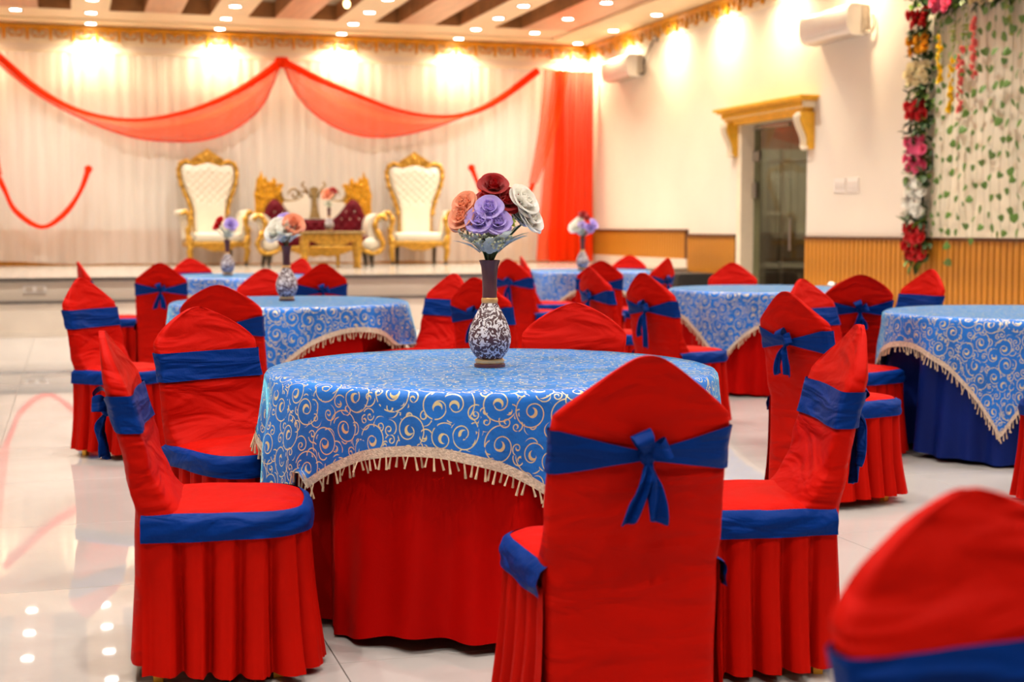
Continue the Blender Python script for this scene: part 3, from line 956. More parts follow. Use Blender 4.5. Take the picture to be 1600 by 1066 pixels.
# ------------------------------------------------------------------ chairs in stretch covers
SEAT_Z = 0.47
def chair_meshes(seed, peak=0.95, slump=0.0, skew=0.0):
    rnd = random.Random(seed)
    ox = rnd.uniform(0, 50)
    SH = 0.805
    def halfw(z):
        if z <= SH:
            return 0.207 - 0.010 * sstep(0.55, 0.0, z) - 0.006 * math.exp(-((z - 0.735) / 0.05) ** 2)
        t = (z - SH) / (peak - SH)
        w = interp([(0, 1.0), (0.10, 0.955), (0.25, 0.83), (0.44, 0.665), (0.62, 0.505), (0.78, 0.355), (0.88, 0.25), (0.945, 0.165), (0.98, 0.10), (1.0, 0.03)], t) + 0.08 * slump * math.sin(PI * min(t, 1))
        return 0.207 * (w + 0.04 * math.sin(PI * t) * slump)
    def yf(z):
        b = lerp(-0.165, -0.292, max(0, (z - 0.47) / 0.48))
        return b + 0.075 * math.exp(-max(0, z - 0.46) / 0.055)
    def yr(z):
        return interp([(0.0, -0.262), (0.25, -0.243), (0.47, -0.240), (0.70, -0.293), (0.95, -0.354), (1.1, -0.38)], z)
    def section(u, z, off=0.0):
        """closed rounded-rectangle section; u 0..1, starts at the right side, front first"""
        a = 2 * PI * u
        w = max(halfw(z), 0.0) + off
        ca, sa = math.cos(a), math.sin(a)
        e = 0.42
        x = w * math.copysign(abs(ca) ** e, ca)
        sy = math.copysign(abs(sa) ** e, sa)
        f, r = yf(z) + off, yr(z) - off
        thin = sstep(peak + 0.004, peak - 0.16, z) * 0.75 + 0.25
        m_ = (f + r) / 2 - (1 - thin) * 0.004
        y = m_ + sy * (f - r) / 2 * thin
        y += 0.020 * (x / 0.207) ** 2 * sstep(0.5, 0.65, z)
        cx = skew * sstep(SH - 0.1, peak, z)
        n_ = nz(x * 6 + ox, z * 7, sy * 3) * 0.006 + nz(x * 16 + ox, z * 22 + x * 20, sy * 5) * 0.0028
        if z > 0.45:
            n_ += 0.004 * math.sin(60 * z + 25 * abs(x) + ox) * math.exp(-((z - 0.56) / 0.09) ** 2) * (1 if sy > 0 else 0.4)
        y += n_ * (1 if sy > 0 else -1)
        return Vector((x + cx, y, z))
    NU = 44
    zs = [0.055, 0.15, 0.28, 0.40] + [0.45 + 0.0175 * k for k in range(20)]
    zs += [SH + (peak - SH) * k for k in (0.06, 0.15, 0.25, 0.35, 0.45, 0.55, 0.65, 0.74, 0.82, 0.89, 0.945, 0.98, 0.997)]
    g = G()
    for z in zs:
        for i in range(NU):
            g.v.append(tuple(section(i / NU, z)))
    for j in range(len(zs) - 1):
        for i in range(NU):
            g.f.append((j * NU + i, j * NU + (i + 1) % NU, (j + 1) * NU + (i + 1) % NU, (j + 1) * NU + i))
    g.f.append(tuple((len(zs) - 1) * NU + i for i in range(NU)))
    back = g.mesh('backrest', 'red_satin', sharp=0)
    # outline of the seat: rear left -> front -> rear right
    pts = [(-0.205, -0.215), (-0.216, -0.05), (-0.222, 0.06)]
    for k in range(9):
        a = PI - PI / 2 * k / 8
        pts.append((-0.222 + 0.11 + 0.11 * math.cos(a), 0.108 + 0.11 * math.sin(a)))
    pts += [(-0.05, 0.224), (0.0, 0.225)]
    pts += [(-x, y) for x, y in reversed(pts[:-1])]
    P = spline([(x, y, 0) for x, y in pts], 400)
    ln = [0.0]
    for a, b in zip(P, P[1:]):
        ln.append(ln[-1] + (b - a).length)
    def outl(s):
        t = s * ln[-1]
        lo = min(int(s * 400), 399)
        while ln[lo] > t: lo -= 1
        while lo < 399 and ln[lo + 1] < t: lo += 1
        f = (t - ln[lo]) / max(1e-9, ln[lo + 1] - ln[lo])
        p = P[lo].lerp(P[lo + 1], f); tg = (P[lo + 1] - P[lo]).normalized()
        return p, Vector((-tg.y, tg.x, 0))
    NS = 90
    rim = [outl(i / NS) for i in range(NS + 1)]
    g = G()
    c0 = Vector((0, -0.205, 0))
    rows = [(0.0, 0.484), (0.35, 0.484), (0.65, 0.482), (0.85, 0.478), (0.95, 0.472), (1.0, 0.462), (1.012, 0.45), (1.012, 0.41)]
    for f, z in rows:
        for i in range(NS + 1):
            p = c0.lerp(rim[i][0], f)
            g.v.append((p.x, p.y, z + 0.004 * nz(p.x * 10 + ox, p.y * 10) * (1 if f < 1 else 0)))
    for j in range(len(rows) - 1):
        for i in range(NS):
            a = j * (NS + 1) + i
            g.f.append((a, a + 1, a + NS + 2, a + NS + 1))
    seat = g.mesh('seat', 'red_satin', sharp=0)
    g = G()
    def band(u, v):
        p, nn = outl(u)
        z = lerp(0.398, 0.466, v) + 0.004 * math.sin(9 * u + ox) + 0.006 * sstep(0.3, 0.7, abs(u - 0.5) * 2) * 0
        o = 0.013 + 0.006 * (1 - v) + 0.004 * math.sin(PI * v) + 0.0025 * math.sin(7 * u * 6 + v * 9 + ox)
        if v > 0.95: o = -0.006; z = 0.468
        return p + nn * o + Vector((0, 0, z))
    g.grid(band, 110, 7)
    bnd = g.mesh('seat_band', 'blue_satin', sharp=0)
    g = G()
    np_ = 15
    jit = [rnd.uniform(-0.5, 0.5) for _ in range(40)]
    def skirt(u, v):
        p, nn = outl(u)
        k = u * np_
        ph = 2 * PI * k + 1.2 * jit[int(k) % 40] * v
        # tucked pleats: steep on one side
        saw = (math.sin(ph) + 0.45 * math.sin(2 * ph + 1.2) + 0.15 * math.sin(3 * ph + 2.0)) / 1.2
        amp = (0.009 + 0.026 * v ** 0.8) * (0.6 + 0.6 * abs(jit[(int(k) * 3) % 40]) + 0.2)
        z = lerp(0.415, 0.030 + 0.012 * math.sin(5 * u + ox), v)
        end = min(1.0, min(u, 1 - u) * 14)
        o = 0.006 + 0.026 * v * v + saw * amp * end + 0.012 * nz(u * 9 + ox, v * 1.5) * v
        return p + nn * o + Vector((0, 0, z))
    g.grid(skirt, 300, 10)
    skt = g.mesh('seat_skirt', 'red_pleat', sharp=0)
    # sash round the back: flat in front, gathered to a knot behind
    g = G()
    NSA = 64
    for j in range(5):
        for i in range(NSA):
            u = i / NSA
            q = section(u, 0.735, 0.006)
            rear = math.sin(2 * PI * u) < -0.02
            if rear:
                k = min(1.0, abs(q.x) / 0.19)
                hh = lerp(0.010, 0.050, k ** 1.1); zc = lerp(0.726, 0.735, k)
            else:
                hh = 0.050; zc = 0.735
            z = zc + hh * (j / 2 - 1)
            p = section(u, z, 0.006)
            p.x = math.copysign(max(abs(p.x), abs(q.x)), q.x)
            if rear:
                p.y -= 0.004 * (1 - k) + 0.002 * math.sin(j * 2.2 + q.x * 30)
            else:
                p.y += 0.0015
            g.v.append(tuple(p))
    for j in range(4):
        for i in range(NSA):
            g.f.append((j * NSA + i, j * NSA + (i + 1) % NSA, (j + 1) * NSA + (i + 1) % NSA, (j + 1) * NSA + i))
    sash = g.mesh('sash', 'blue_satin', sharp=0)
    # knot, loops and tails
    ky = yr(0.726) - 0.018
    knot = G().ball((0, ky, 0.726), (0.019, 0.016, 0.020), 12, 8).mesh('knot', 'blue_satin')
    def ribbon(path, w0, w1, curl=0.0, thick=0.004):
        g = G()
        S = spline(path, 16)
        def fn(u, v):
            k = int(round(v * 16)); p = S[k]
            w = lerp(w0, w1, min(1, v * 1.6)) * (1 if v < 0.95 else 0.97)
            x = (u - 0.5) * 2
            return p + Vector((x * w, -0.010 * math.cos(x * 3.5 + v * 4 + curl) * min(1, v * 4) , 0.006 * x * curl))
        g.grid(fn, 10, 16)
        bm = bmesh.new()
        me = g.mesh('ribbon', 'blue_satin', sharp=0)
        bm.from_mesh(me)
        bmesh.ops.solidify(bm, geom=list(bm.faces), thickness=thick)
        bm.to_mesh(me); bm.free()
        return me
    y0 = ky - 0.004
    L1 = rnd.uniform(0.13, 0.17); L2 = rnd.uniform(0.10, 0.24)
    t1 = ribbon([(0, y0, 0.715), (-0.012, y0 - 0.018, 0.68), (-0.03, y0 - 0.012, 0.72 - L1 * 0.7), (-0.04, y0 - 0.006, 0.72 - L1)], 0.008, 0.019, 1)
    t2 = ribbon([(0, y0, 0.715), (0.008, y0 - 0.02, 0.68), (0.018, y0 - 0.012, 0.72 - L2 * 0.7), (0.022, y0 - 0.005, 0.72 - L2)], 0.008, 0.021, -1)
    def loop(dx, dz):
        g = G()
        a = Vector((0, y0, 0.728)); e = Vector((dx, y0 - 0.012, 0.728 + dz))
        m1 = a.lerp(e, 0.6) + Vector((0, -0.026, 0)); m2 = a.lerp(e, 0.6) + Vector((0, 0.012, 0))
        S = spline([a, m1, e, m2, a + Vector((0, 0.006, 0))], 18)
        ax = Vector((-(e - a).z, 0, (e - a).x)).normalized()
        def fn(u, v):
            k = int(round(v * 18))
            w = 0.008 + 0.016 * math.sin(PI * v)
            return S[k] + ax * ((u - 0.5) * 2 * w)
        g.grid(fn, 4, 18)
        return g.mesh('loop', 'blue_satin', sharp=0)
    lp1 = loop(-0.022, 0.055)
    lp2 = loop(0.045, 0.022)
    leg = G()
    for_leg = []
    lg = G().add([(x * w, y * w, z) for z, w in ((0.0, 0.013), (0.40, 0.017)) for x, y in ((-1, -1), (1, -1), (1, 1), (-1, 1))],
                 [(0, 3, 2, 1), (4, 5, 6, 7), (0, 1, 5, 4), (1, 2, 6, 5), (2, 3, 7, 6), (3, 0, 4, 7)]).mesh('leg', 'gold_leg', smooth=False)
    return dict(back=back, seat=seat, band=bnd, skirt=skt, sash=sash, knot=knot, t1=t1, t2=t2, lp1=lp1, lp2=lp2, leg=lg)

VAR = [chair_meshes(11), chair_meshes(23, 0.945, 0.3, 0.012), chair_meshes(37, 0.955, 0.2, -0.012), chair_meshes(51, 0.94, 1.0, 0.0)]
PROTO = {}
def make_chair(v):
    M = VAR[v]
    t = thing('banquet_chair', 'x', 'chair')
    link('backrest', M['back'], t); link('seat', M['seat'], t); link('seat_band', M['band'], t); link('seat_skirt', M['skirt'], t)
    for x, y in ((-0.168, 0.14), (0.168, 0.14), (-0.165, -0.18), (0.165, -0.18)):
        link('leg', M['leg'], t, (x, y, 0))
    s = link('sash', M['sash'], t)
    link('knot', M['knot'], s); link('tail', M['t1'], s); link('tail', M['t2'], s); link('loop', M['lp1'], s); link('loop', M['lp2'], s)
    return t
used = set()
def chair(px, d, face, label, v=0, sc=1.0, group='covered banquet chairs', mirror=False):
    """px, d: image column and distance of the top of the back; face: heading clockwise from straight away, degrees"""
    if v not in PROTO:
        PROTO[v] = make_chair(v); c = PROTO[v]
    else:
        c = copy_tree(PROTO[v])
    c.location, h, fwd = chair_frame(px, d, face)
    c.rotation_euler = (0, 0, -h)
    c.scale = (-1 if mirror else 1, 1, sc)
    tag(c, label, 'chair', group)
    return c

for row in CHAIRS:
    c_ = chair(*row)
    if row[0] in (412, 900, 1141):          # sashes that have slipped down out of sight behind a table
        for k_ in c_.children:
            if k_.name.startswith('sash'):
                k_.location = (0, 0.014, -0.06)

make_table(768, 4.76, 0.75, -60, 0.20, 0.58, 'red_skirt',
           ('round table with red skirt in the centre foreground, five chairs around it', 'blue gold-scroll tablecloth under the sharp vase in the centre foreground'), 3, n=320, tassel_step=0.020, give=0.10)
make_table(453, 9.07, 0.75, -5, 0.17, 0.56, 'red_skirt',
           ('round red-skirted table behind the foreground table, towards the white throne', 'blue tablecloth with an arched fringe under the white and peach flower vase'), 5, give=0.10)
make_table(374, 14.0, 0.75, 10, 0.19, 0.56, 'red_skirt',
           ('round table nearest the stage in front of the white throne beside the sofa', 'blue tablecloth under the vase of one red and one lilac flower'), 8)
make_table(916, 15.75, 0.71, -37, 0.17, 0.54, 'red_skirt',
           ('round table nearest the stage beneath the red curtain', 'blue tablecloth under the small vase in front of the red curtain'), 13)
make_table(1198, 11.0, 0.75, -35, 0.19, 0.56, 'red_skirt',
           ('round red-skirted table in front of the glass door', 'blue tablecloth with a pointed hem in front of the glass door'), 17)
make_table(1598, 7.9, 0.75, -26, 0.19, 0.64, 'blue_skirt',
           ('round table with a dark blue floor-length skirt', 'blue tablecloth with a long pointed corner over the dark blue skirt'), 21, n=260)


# ------------------------------------------------------------------ vases and bouquets
def make_vase(loc, sc, label, detail=True):
    t = thing('flower_vase', label, 'vase', loc, 0, 'brown mottled vases')
    n = 40 if detail else 20
    S = lambda pr: [(r * sc, z * sc) for r, z in pr]
    G().lathe(S([(0.0, 0.0), (0.052, 0.0), (0.052, 0.010), (0.046, 0.012), (0, 0.012)]), n).build('foot', 'vase_brown', t)
    G().lathe(S([(0.0, 0.012), (0.046, 0.012), (0.049, 0.018), (0.049, 0.024), (0.044, 0.028), (0, 0.028)]), n).build('foot_ring', 'vase_gold', t)
    body = [(0.0, 0.027), (0.040, 0.028), (0.052, 0.040), (0.064, 0.060), (0.0705, 0.082), (0.0715, 0.100), (0.067, 0.125), (0.056, 0.155), (0.043, 0.182), (0.032, 0.202), (0.026, 0.214), (0, 0.214)]
    pr = [(b.x, b.y) for b in spline([(r, z, 0) for r, z in body[1:-1]], 26)]
    G().lathe(S([(0.0, 0.027)] + pr + [(0, 0.214)]), n).build('body', 'vase_mottled', t)
    G().lathe(S([(0.0, 0.2135), (0.0265, 0.2135), (0.0275, 0.218), (0.0275, 0.227), (0.0255, 0.231), (0, 0.231)]), n).build('collar', 'vase_gold', t)
    G().lathe(S([(0.0, 0.23), (0.0245, 0.231), (0.0238, 0.26), (0.0250, 0.30), (0.0285, 0.335), (0.0345, 0.352), (0.0350, 0.356), (0.030, 0.357), (0.024, 0.335), (0.018, 0.29), (0.0, 0.285)]), n).build('neck', 'vase_brown', t)
    return t

def petal(w, h, cup, curl, n=5):
    """petal standing at the origin, its base on z = 0, bowl facing -y"""
    g = G()
    def fn(u, v):
        x = (u - 0.5) * 2
        ww = w * (math.sin(PI * min(0.98, 0.18 + 0.62 * v)) ** 0.7)
        a = x * cup
        px = ww * math.sin(a) / max(math.sin(cup), 0.01)
        py = -ww * (1 - math.cos(a)) * 0.9 + h * 0.26 * v + curl * (v ** 3)
        return (px, py, h * (v - 0.09 * x * x * v))
    g.grid(fn, n, n)
    return g
PET = {}
def petal_mesh(key, mat):
    k = (key, mat)
    if k not in PET:
        w, h, cup, curl = {'in': (0.40, 0.78, 1.3, -0.10), 'mid': (0.58, 0.84, 1.1, 0.10), 'out': (0.72, 0.80, 0.9, 0.36)}[key]
        PET[k] = petal(w, h, cup, curl).mesh('petal', mat, sharp=0, recalc=False)
    return PET[k]
BLOOM = {}
def rose_layout(rnd):
    out = []
    for ring, (n, key, off, tilt) in enumerate(((3, 'in', 0.05, -0.14), (4, 'in', 0.16, 0.0), (5, 'mid', 0.26, 0.14), (6, 'out', 0.32, 0.34), (5, 'out', 0.30, 0.58))):
        for k in range(n):
            a = 2 * PI * (k + 0.5 * ring) / n + rnd.uniform(-0.2, 0.2)
            out.append((key, a, off, tilt + rnd.uniform(-0.08, 0.08), (0.92 - 0.10 * ring) if ring < 4 else 0.6))
    return out
def petal_matrix(a, off, tilt, s):
    return Matrix.Rotation(a, 4, 'Z') @ Matrix.Translation((0, off * 0.5, 0)) @ Matrix.Rotation(-tilt, 4, 'X') @ Matrix.Scale(s, 4)
def bloom_mesh(mat):
    if mat not in BLOOM:
        rnd = random.Random(5)
        g = G()
        for key, a, off, tilt, s in rose_layout(rnd):
            w, h, cup, curl = {'in': (0.40, 0.78, 1.3, -0.10), 'mid': (0.58, 0.84, 1.1, 0.10), 'out': (0.72, 0.80, 0.9, 0.36)}[key]
            p = petal(w, h, cup, curl, 4); M = petal_matrix(a, off, tilt, 1.0)
            g.add([M @ Vector(q) for q in p.v], p.f)
        BLOOM[mat] = g.mesh('bloom', mat, sharp=0, recalc=False)
    return BLOOM[mat]

def rose(name, loc, base, size, mat, label, aim, detail, seed, group=None):
    """loc: centre of the bloom; base: where the stem enters the vase; aim: direction the bloom faces"""
    t = thing(name, label, 'flower', base, 0, group)
    loc = Vector(loc); base = Vector(base)
    q = Vector(aim).normalized().to_track_quat('Z', 'Y')
    s = size * 0.60
    c = loc - base - (q @ Vector((0, 0, 0.45))) * s
    rnd = random.Random(seed)
    if detail:
        for key, a, off, tilt, k in rose_layout(rnd):
            o = link('petal', petal_mesh(key, mat), t)
            o.matrix_local = Matrix.Translation(c) @ q.to_matrix().to_4x4() @ Matrix.Scale(s, 4) @ petal_matrix(a, off, tilt, 1.0)
    else:
        o = link('bloom', bloom_mesh(mat), t)
        o.matrix_local = Matrix.Translation(c) @ q.to_matrix().to_4x4() @ Matrix.Rotation(rnd.uniform(0, 6), 4, 'Z') @ Matrix.Scale(s, 4)
    S = spline([(0, 0, -0.06), (0, 0, 0.01), tuple(c * 0.55 + Vector((0, 0, 0.015))), tuple(c)], 10)
    G().tube(S, 0.0028 * size / 0.075, 6).build('stem', 'stem_green', t)
    return t

def leaf_pts(g, p, dirv, up, L, w, bend=0.25, lobes=0, n=6):
    dirv = Vector(dirv).normalized(); side = dirv.cross(Vector(up)).normalized(); nn = side.cross(dirv)
    def fn(u, v):
        x = (u - 0.5) * 2
        ww = w * math.sin(PI * (0.06 + 0.92 * v)) ** 0.8
        if lobes:
            ww *= 1 + 0.28 * math.sin(lobes * PI * v)
        return Vector(p) + dirv * (L * v) + side * (x * ww) + nn * (-bend * L * v * v + 0.25 * abs(x) * ww)
    g.grid(fn, 4, n)

def foliage(loc, sc, label, seed, detail):
    t = thing('bouquet_greenery', label, 'foliage', loc, 0, 'bouquet greenery')
    rnd = random.Random(seed)
    n = 20 if detail else 11
    leaves = []
    for k in range(n):
        a = 2 * PI * k / n + rnd.uniform(-0.3, 0.3)
        el = rnd.uniform(0.7, 1.3) if k % 3 else rnd.uniform(0.5, 0.85)
        dv = Vector((math.cos(a) * math.cos(el), math.sin(a) * math.cos(el), math.sin(el)))
        g = G()
        st_ = Vector((0, 0, 0.0)) + dv * 0.02 * sc
        leaf_pts(g, st_ + dv * 0.025 * sc, dv, (0, 0, 1), rnd.uniform(0.08, 0.13) * sc, rnd.uniform(0.017, 0.028) * sc, rnd.uniform(0.0, 0.4), 5, 8)
        g.build('leaf', 'leaf_sage', t, sharp=0)
    g = G()
    for k in range(5 if detail else 3):
        a = rnd.uniform(0, 6.28)
        p = Vector((math.cos(a) * 0.03, math.sin(a) * 0.03, 0.07)) * sc * 1.0
        S = spline([(0, 0, -0.05 * sc), tuple(p * 0.5), tuple(p)], 6)
        g.tube(S, 0.003 * sc, 5)
    g.build('stems', 'stem_green', t)
    if detail:
        g = G()
        for (cx, cz, cy) in ((-0.012, 0.072, -0.070), (-0.078, 0.100, -0.045), (0.022, 0.066, -0.072), (-0.045, 0.088, -0.065), (0.05, 0.085, -0.06)):
            for k in range(34):
                v = Vector((rnd.gauss(0, 1), rnd.gauss(0, 1), rnd.gauss(0, 1))).normalized() * rnd.uniform(0.6, 1) * 0.026
                g.ball(Vector((cx, cy, cz)) * sc + v, 0.0046, 5, 4)
        o = tag(g.build('berries', 'berry_pale', t), kind='stuff')
        o.rotation_euler = (0, 0, R(-YAW))
        g = G()
        for k in range(14):
            p = Vector((rnd.uniform(0.02, 0.075), rnd.uniform(-0.05, -0.01), rnd.uniform(0.07, 0.15)))
            a = rnd.uniform(0, 6.28)
            leaf_pts(g, p, (math.cos(a) * 0.8, -0.3, math.sin(a) * 0.7 + 0.3), (0, -1, 0.2), rnd.uniform(0.02, 0.035), 0.008, 0.3)
        o = g.build('small_leaves', 'leaf_lime', t, sharp=0); o.rotation_euler = (0, 0, R(-YAW))
    return t

def bouquet(px, d, ztop, sc, spec, detail, seed, where):
    """spec: colour word, material, image offset x (m right), height above vase mouth (m), towards camera (m), size"""
    c = at(px, d, ztop)
    Rv = Vector((math.cos(TH), -math.sin(TH), 0)); Fv = Vector((math.sin(TH), math.cos(TH), 0))
    for i, (word, mat, dx, dz, dn, size, label) in enumerate(spec):
        p = c + Rv * dx + Fv * (-dn) + Vector((0, 0, dz))
        b = c + Rv * max(-0.012, min(0.012, dx * 0.15)) * sc + Fv * (-dn) * 0.1
        aim = Rv * dx * 0.9 + Fv * (-dn * 1.0 - 0.09) + Vector((0, 0, 0.08))
        rose(word, p, b, size, mat, label, aim, detail, seed + i, 'flowers in the vases')
    foliage(c, sc, 'sage green leaves ' + where, seed + 50, detail)

vz = 0.7635
make_vase(at(765, 4.74, vz), 1.0, 'brown vase with white mottled belly, in focus on the foreground table')
bouquet(765, 4.74, vz + 0.35, 1.0, [
    ('red_rose', 'petal_red', 0.014, 0.255, 0.00, 0.088, 'dark red rose at the very top of the foreground bouquet'),
    ('red_rose', 'petal_red', 0.056, 0.208, 0.01, 0.090, 'dark red rose below the top one, beside the white blooms'),
    ('red_rose', 'petal_red', -0.008, 0.205, -0.03, 0.085, 'dark red rose mostly hidden behind the lilac roses'),
    ('lilac_rose', 'petal_lilac', 0.000, 0.180, 0.055, 0.080, 'topmost lilac rose of the foreground bouquet'),
    ('lilac_rose', 'petal_lilac', -0.034, 0.140, 0.065, 0.084, 'lilac rose at lower left, touching the peach roses'),
    ('lilac_rose', 'petal_lilac', 0.030, 0.134, 0.065, 0.080, 'lilac rose at lower right under the red roses'),
    ('peach_rose', 'petal_peach', -0.085, 0.195, 0.01, 0.080, 'upper peach rose of the foreground bouquet'),
    ('peach_rose', 'petal_peach', -0.090, 0.150, 0.035, 0.090, 'lower peach rose at the outer side of the foreground bouquet'),
    ('peach_rose', 'petal_peach', -0.055, 0.165, 0.0, 0.070, 'peach rose tucked between the lilac and the outer peach roses'),
    ('white_rose', 'petal_white', 0.118, 0.205, -0.01, 0.105, 'large creamy white bloom at the upper right of the foreground bouquet'),
    ('white_rose', 'petal_white', 0.138, 0.148, -0.015, 0.100, 'lower creamy white bloom of the foreground bouquet'),
    ('white_rose', 'petal_white', 0.100, 0.165, -0.04, 0.09, 'creamy white bloom behind the green sprigs of the foreground bouquet'),
], True, 100, 'in the foreground bouquet')
make_vase(at(448, 9.1, vz), 0.98, 'mottled vase with white and peach flowers on the second table', False)
bouquet(448, 9.1, vz + 0.343, 1.0, [
    ('white_rose', 'petal_white', -0.055, 0.135, 0.02, 0.115, 'upper white flower in the second vase'),
    ('white_rose', 'petal_white', -0.070, 0.095, 0.06, 0.115, 'lower white flower in the second vase'),
    ('white_rose', 'petal_white', 0.005, 0.125, 0.05, 0.105, 'white flower beside the peach one in the second vase'),
    ('peach_rose', 'petal_peach', 0.055, 0.150, 0.03, 0.125, 'big peach flower in the second vase'),
    ('lilac_rose', 'petal_lilac', -0.015, 0.185, -0.02, 0.085, 'lilac flower peeking over the white ones in the second vase'),
], False, 200, 'in the vase of white and peach flowers')
make_vase(at(356, 14.05, vz), 0.98, 'mottled vase with one red and one lilac flower before the white throne', False)
bouquet(356, 14.05, vz + 0.343, 1.0, [
    ('red_rose', 'petal_scarlet', -0.095, 0.15, 0.0, 0.10, 'bright red flower in front of the white throne'),
    ('red_rose', 'petal_scarlet', -0.075, 0.20, 0.0, 0.08, 'small red flower above the bright red one'),
    ('lilac_rose', 'petal_lilac', 0.045, 0.165, 0.02, 0.12, 'lilac flower in front of the white throne'),
], False, 300, 'in the vase before the white throne')
make_vase(at(910, 15.7, vz), 0.98, 'small mottled vase in front of the red curtain edge', False)
bouquet(910, 15.7, vz + 0.343, 1.1, [
    ('white_rose', 'petal_white', -0.085, 0.14, 0.02, 0.14, 'white flower in front of the red curtain'),
    ('white_rose', 'petal_white', -0.045, 0.20, 0.0, 0.10, 'upper white flower in front of the red curtain'),
    ('red_rose', 'petal_red', 0.005, 0.275, -0.02, 0.09, 'dark red flower at the top of the far vase by the curtain'),
    ('red_rose', 'petal_red', 0.05, 0.24, -0.02, 0.08, 'second dark red flower of the far vase by the curtain'),
    ('lilac_rose', 'petal_lilac', 0.075, 0.12, 0.03, 0.10, 'lilac flower near the wood panelling'),
    ('lilac_rose', 'petal_lilac', 0.125, 0.17, 0.0, 0.11, 'upper lilac flower near the wood panelling'),
    ('lilac_rose', 'petal_lilac', -0.01, 0.16, 0.05, 0.08, 'lilac flower among the white ones by the curtain'),
], False, 400, 'in the vase by the red curtain')

# ------------------------------------------------------------------ stage drapes
YD = 22.30
wc = G()
def sheer_fn(u, v):
    x = lerp(-2.0, 7.62, u)
    zt = 3.83; zb = STAGE_Z + 0.02 + 0.05 * max(0, nz(x * 0.9, 3.1)) + (0.05 * sstep(0.2, -1.0, x))
    z = lerp(zt, zb, v)
    y = 22.44 + 0.012 * math.sin(x * 34 + 1.2 * math.sin(x * 5)) + 0.022 * nz(x * 3.2, v * 1.2) + 0.012 * nz(x * 9 + v * 3, v * 4)
    y -= 0.05 * v
    return (x + 0.05 * v * nz(x * 2, 9), y, z)
wc.grid(sheer_fn, 420, 16)
o = thing('backdrop_curtain', 'pale pleated sheer curtain covering the wall behind the stage', 'curtain')
wc.build('sheer_panel', 'white_sheer', o, sharp=0)
G().tube([(-2.05, 22.46, 3.84), (7.66, 22.46, 3.84)], 0.016, 8).build('rod', 'cream_paint', o)

def swag(upper, lower, label, bulge=0.10, tight=None):
    n = 40
    U = spline([(x, 0, z) for x, z in upper], n); Lw = spline([(x, 0, z) for x, z in lower], n)
    t = thing('swag_drape', label, 'drape', (0, YD, 0), 0, 'red swags on the backdrop')
    def fn(u, v):
        k = int(round(u * n))
        p = U[k].lerp(Lw[k], v)
        w = (U[k] - Lw[k]).length
        y = -bulge * math.sin(PI * v) * min(1, w * 3) - 0.02 * math.sin(v * 16 + 2 * u) * min(1, w * 2) * (0.4 + abs(u - 0.5))
        return (p.x, y - 0.02, p.z)
    G().grid(fn, n, 18).build('swag_panel', 'red_sheer', t, sharp=0)
    G().tube([(p.x, -0.025, p.z) for p in U], [0.026 + 0.034 * abs(math.sin(PI * (0.5 - i / n))) ** 2 for i in range(n + 1)], 8).build('gathered_top', 'red_drape', t)
    G().tube([(p.x, -0.025, p.z) for p in Lw], 0.012, 6).build('hem', 'red_drape', t)
    return t
swag([(-1.05, 3.84), (-0.904, 3.712), (-0.383, 3.264), (0.152, 2.979), (0.699, 2.859), (1.211, 2.871), (1.828, 3.019), (2.408, 3.267), (2.899, 3.573), (3.19, 3.80)],
     [(-1.06, 3.80), (-0.906, 3.60), (-0.384, 3.175), (0.24, 2.84), (0.879, 2.606), (1.44, 2.539), (2.012, 2.569), (2.498, 2.763), (2.893, 3.114), (3.16, 3.70)],
     'red sheer swag on the left half of the backdrop')
swag([(3.20, 3.80), (3.791, 3.532), (4.395, 3.301), (5.011, 3.097), (5.638, 3.011), (6.169, 3.064), (6.707, 3.313), (7.36, 3.79)],
     [(3.22, 3.72), (3.438, 3.275), (3.784, 2.938), (4.237, 2.719), (4.697, 2.658), (5.216, 2.728), (5.849, 2.914), (6.491, 3.205), (7.36, 3.74)],
     'red sheer swag ending at the long red curtain')
k_ = tag(G().bevbox((3.19, YD - 0.06, 3.80), (0.20, 0.14, 0.11), 0.04).ball((3.19, YD - 0.10, 3.77), (0.08, 0.07, 0.09), 10, 6).build('swag_knot', 'red_drape'),
         'bunched red knot where the two swags meet', 'drape knot')
# long red curtain in the corner
rc = thing('red_curtain', 'long red curtain hanging in the corner beside the stage', 'curtain', (0, YD - 0.03, 0))
def rcf(u, v):
    x = lerp(7.66, 8.33, u)
    z = lerp(3.80, STAGE_Z + 0.02, v)
    return (x - 0.10 * (1 - u) * sstep(0.35, 1.0, v), 0.0 + 0.040 * math.sin(x * 46 + math.sin(v * 3)) , z)
G().grid(rcf, 120, 16).build('pleated_panel', 'red_drape', rc, sharp=0)
def rcs(u, v):
    x0 = lerp(7.62, 7.36, v); x1 = 7.84
    x = lerp(x0, x1, u)
    return (x, 0.075 + 0.015 * math.sin(u * 12 + v), lerp(3.80, STAGE_Z + 0.03, v))
G().grid(rcs, 40, 16).build('thin_panel', 'red_sheer', rc, sharp=0)
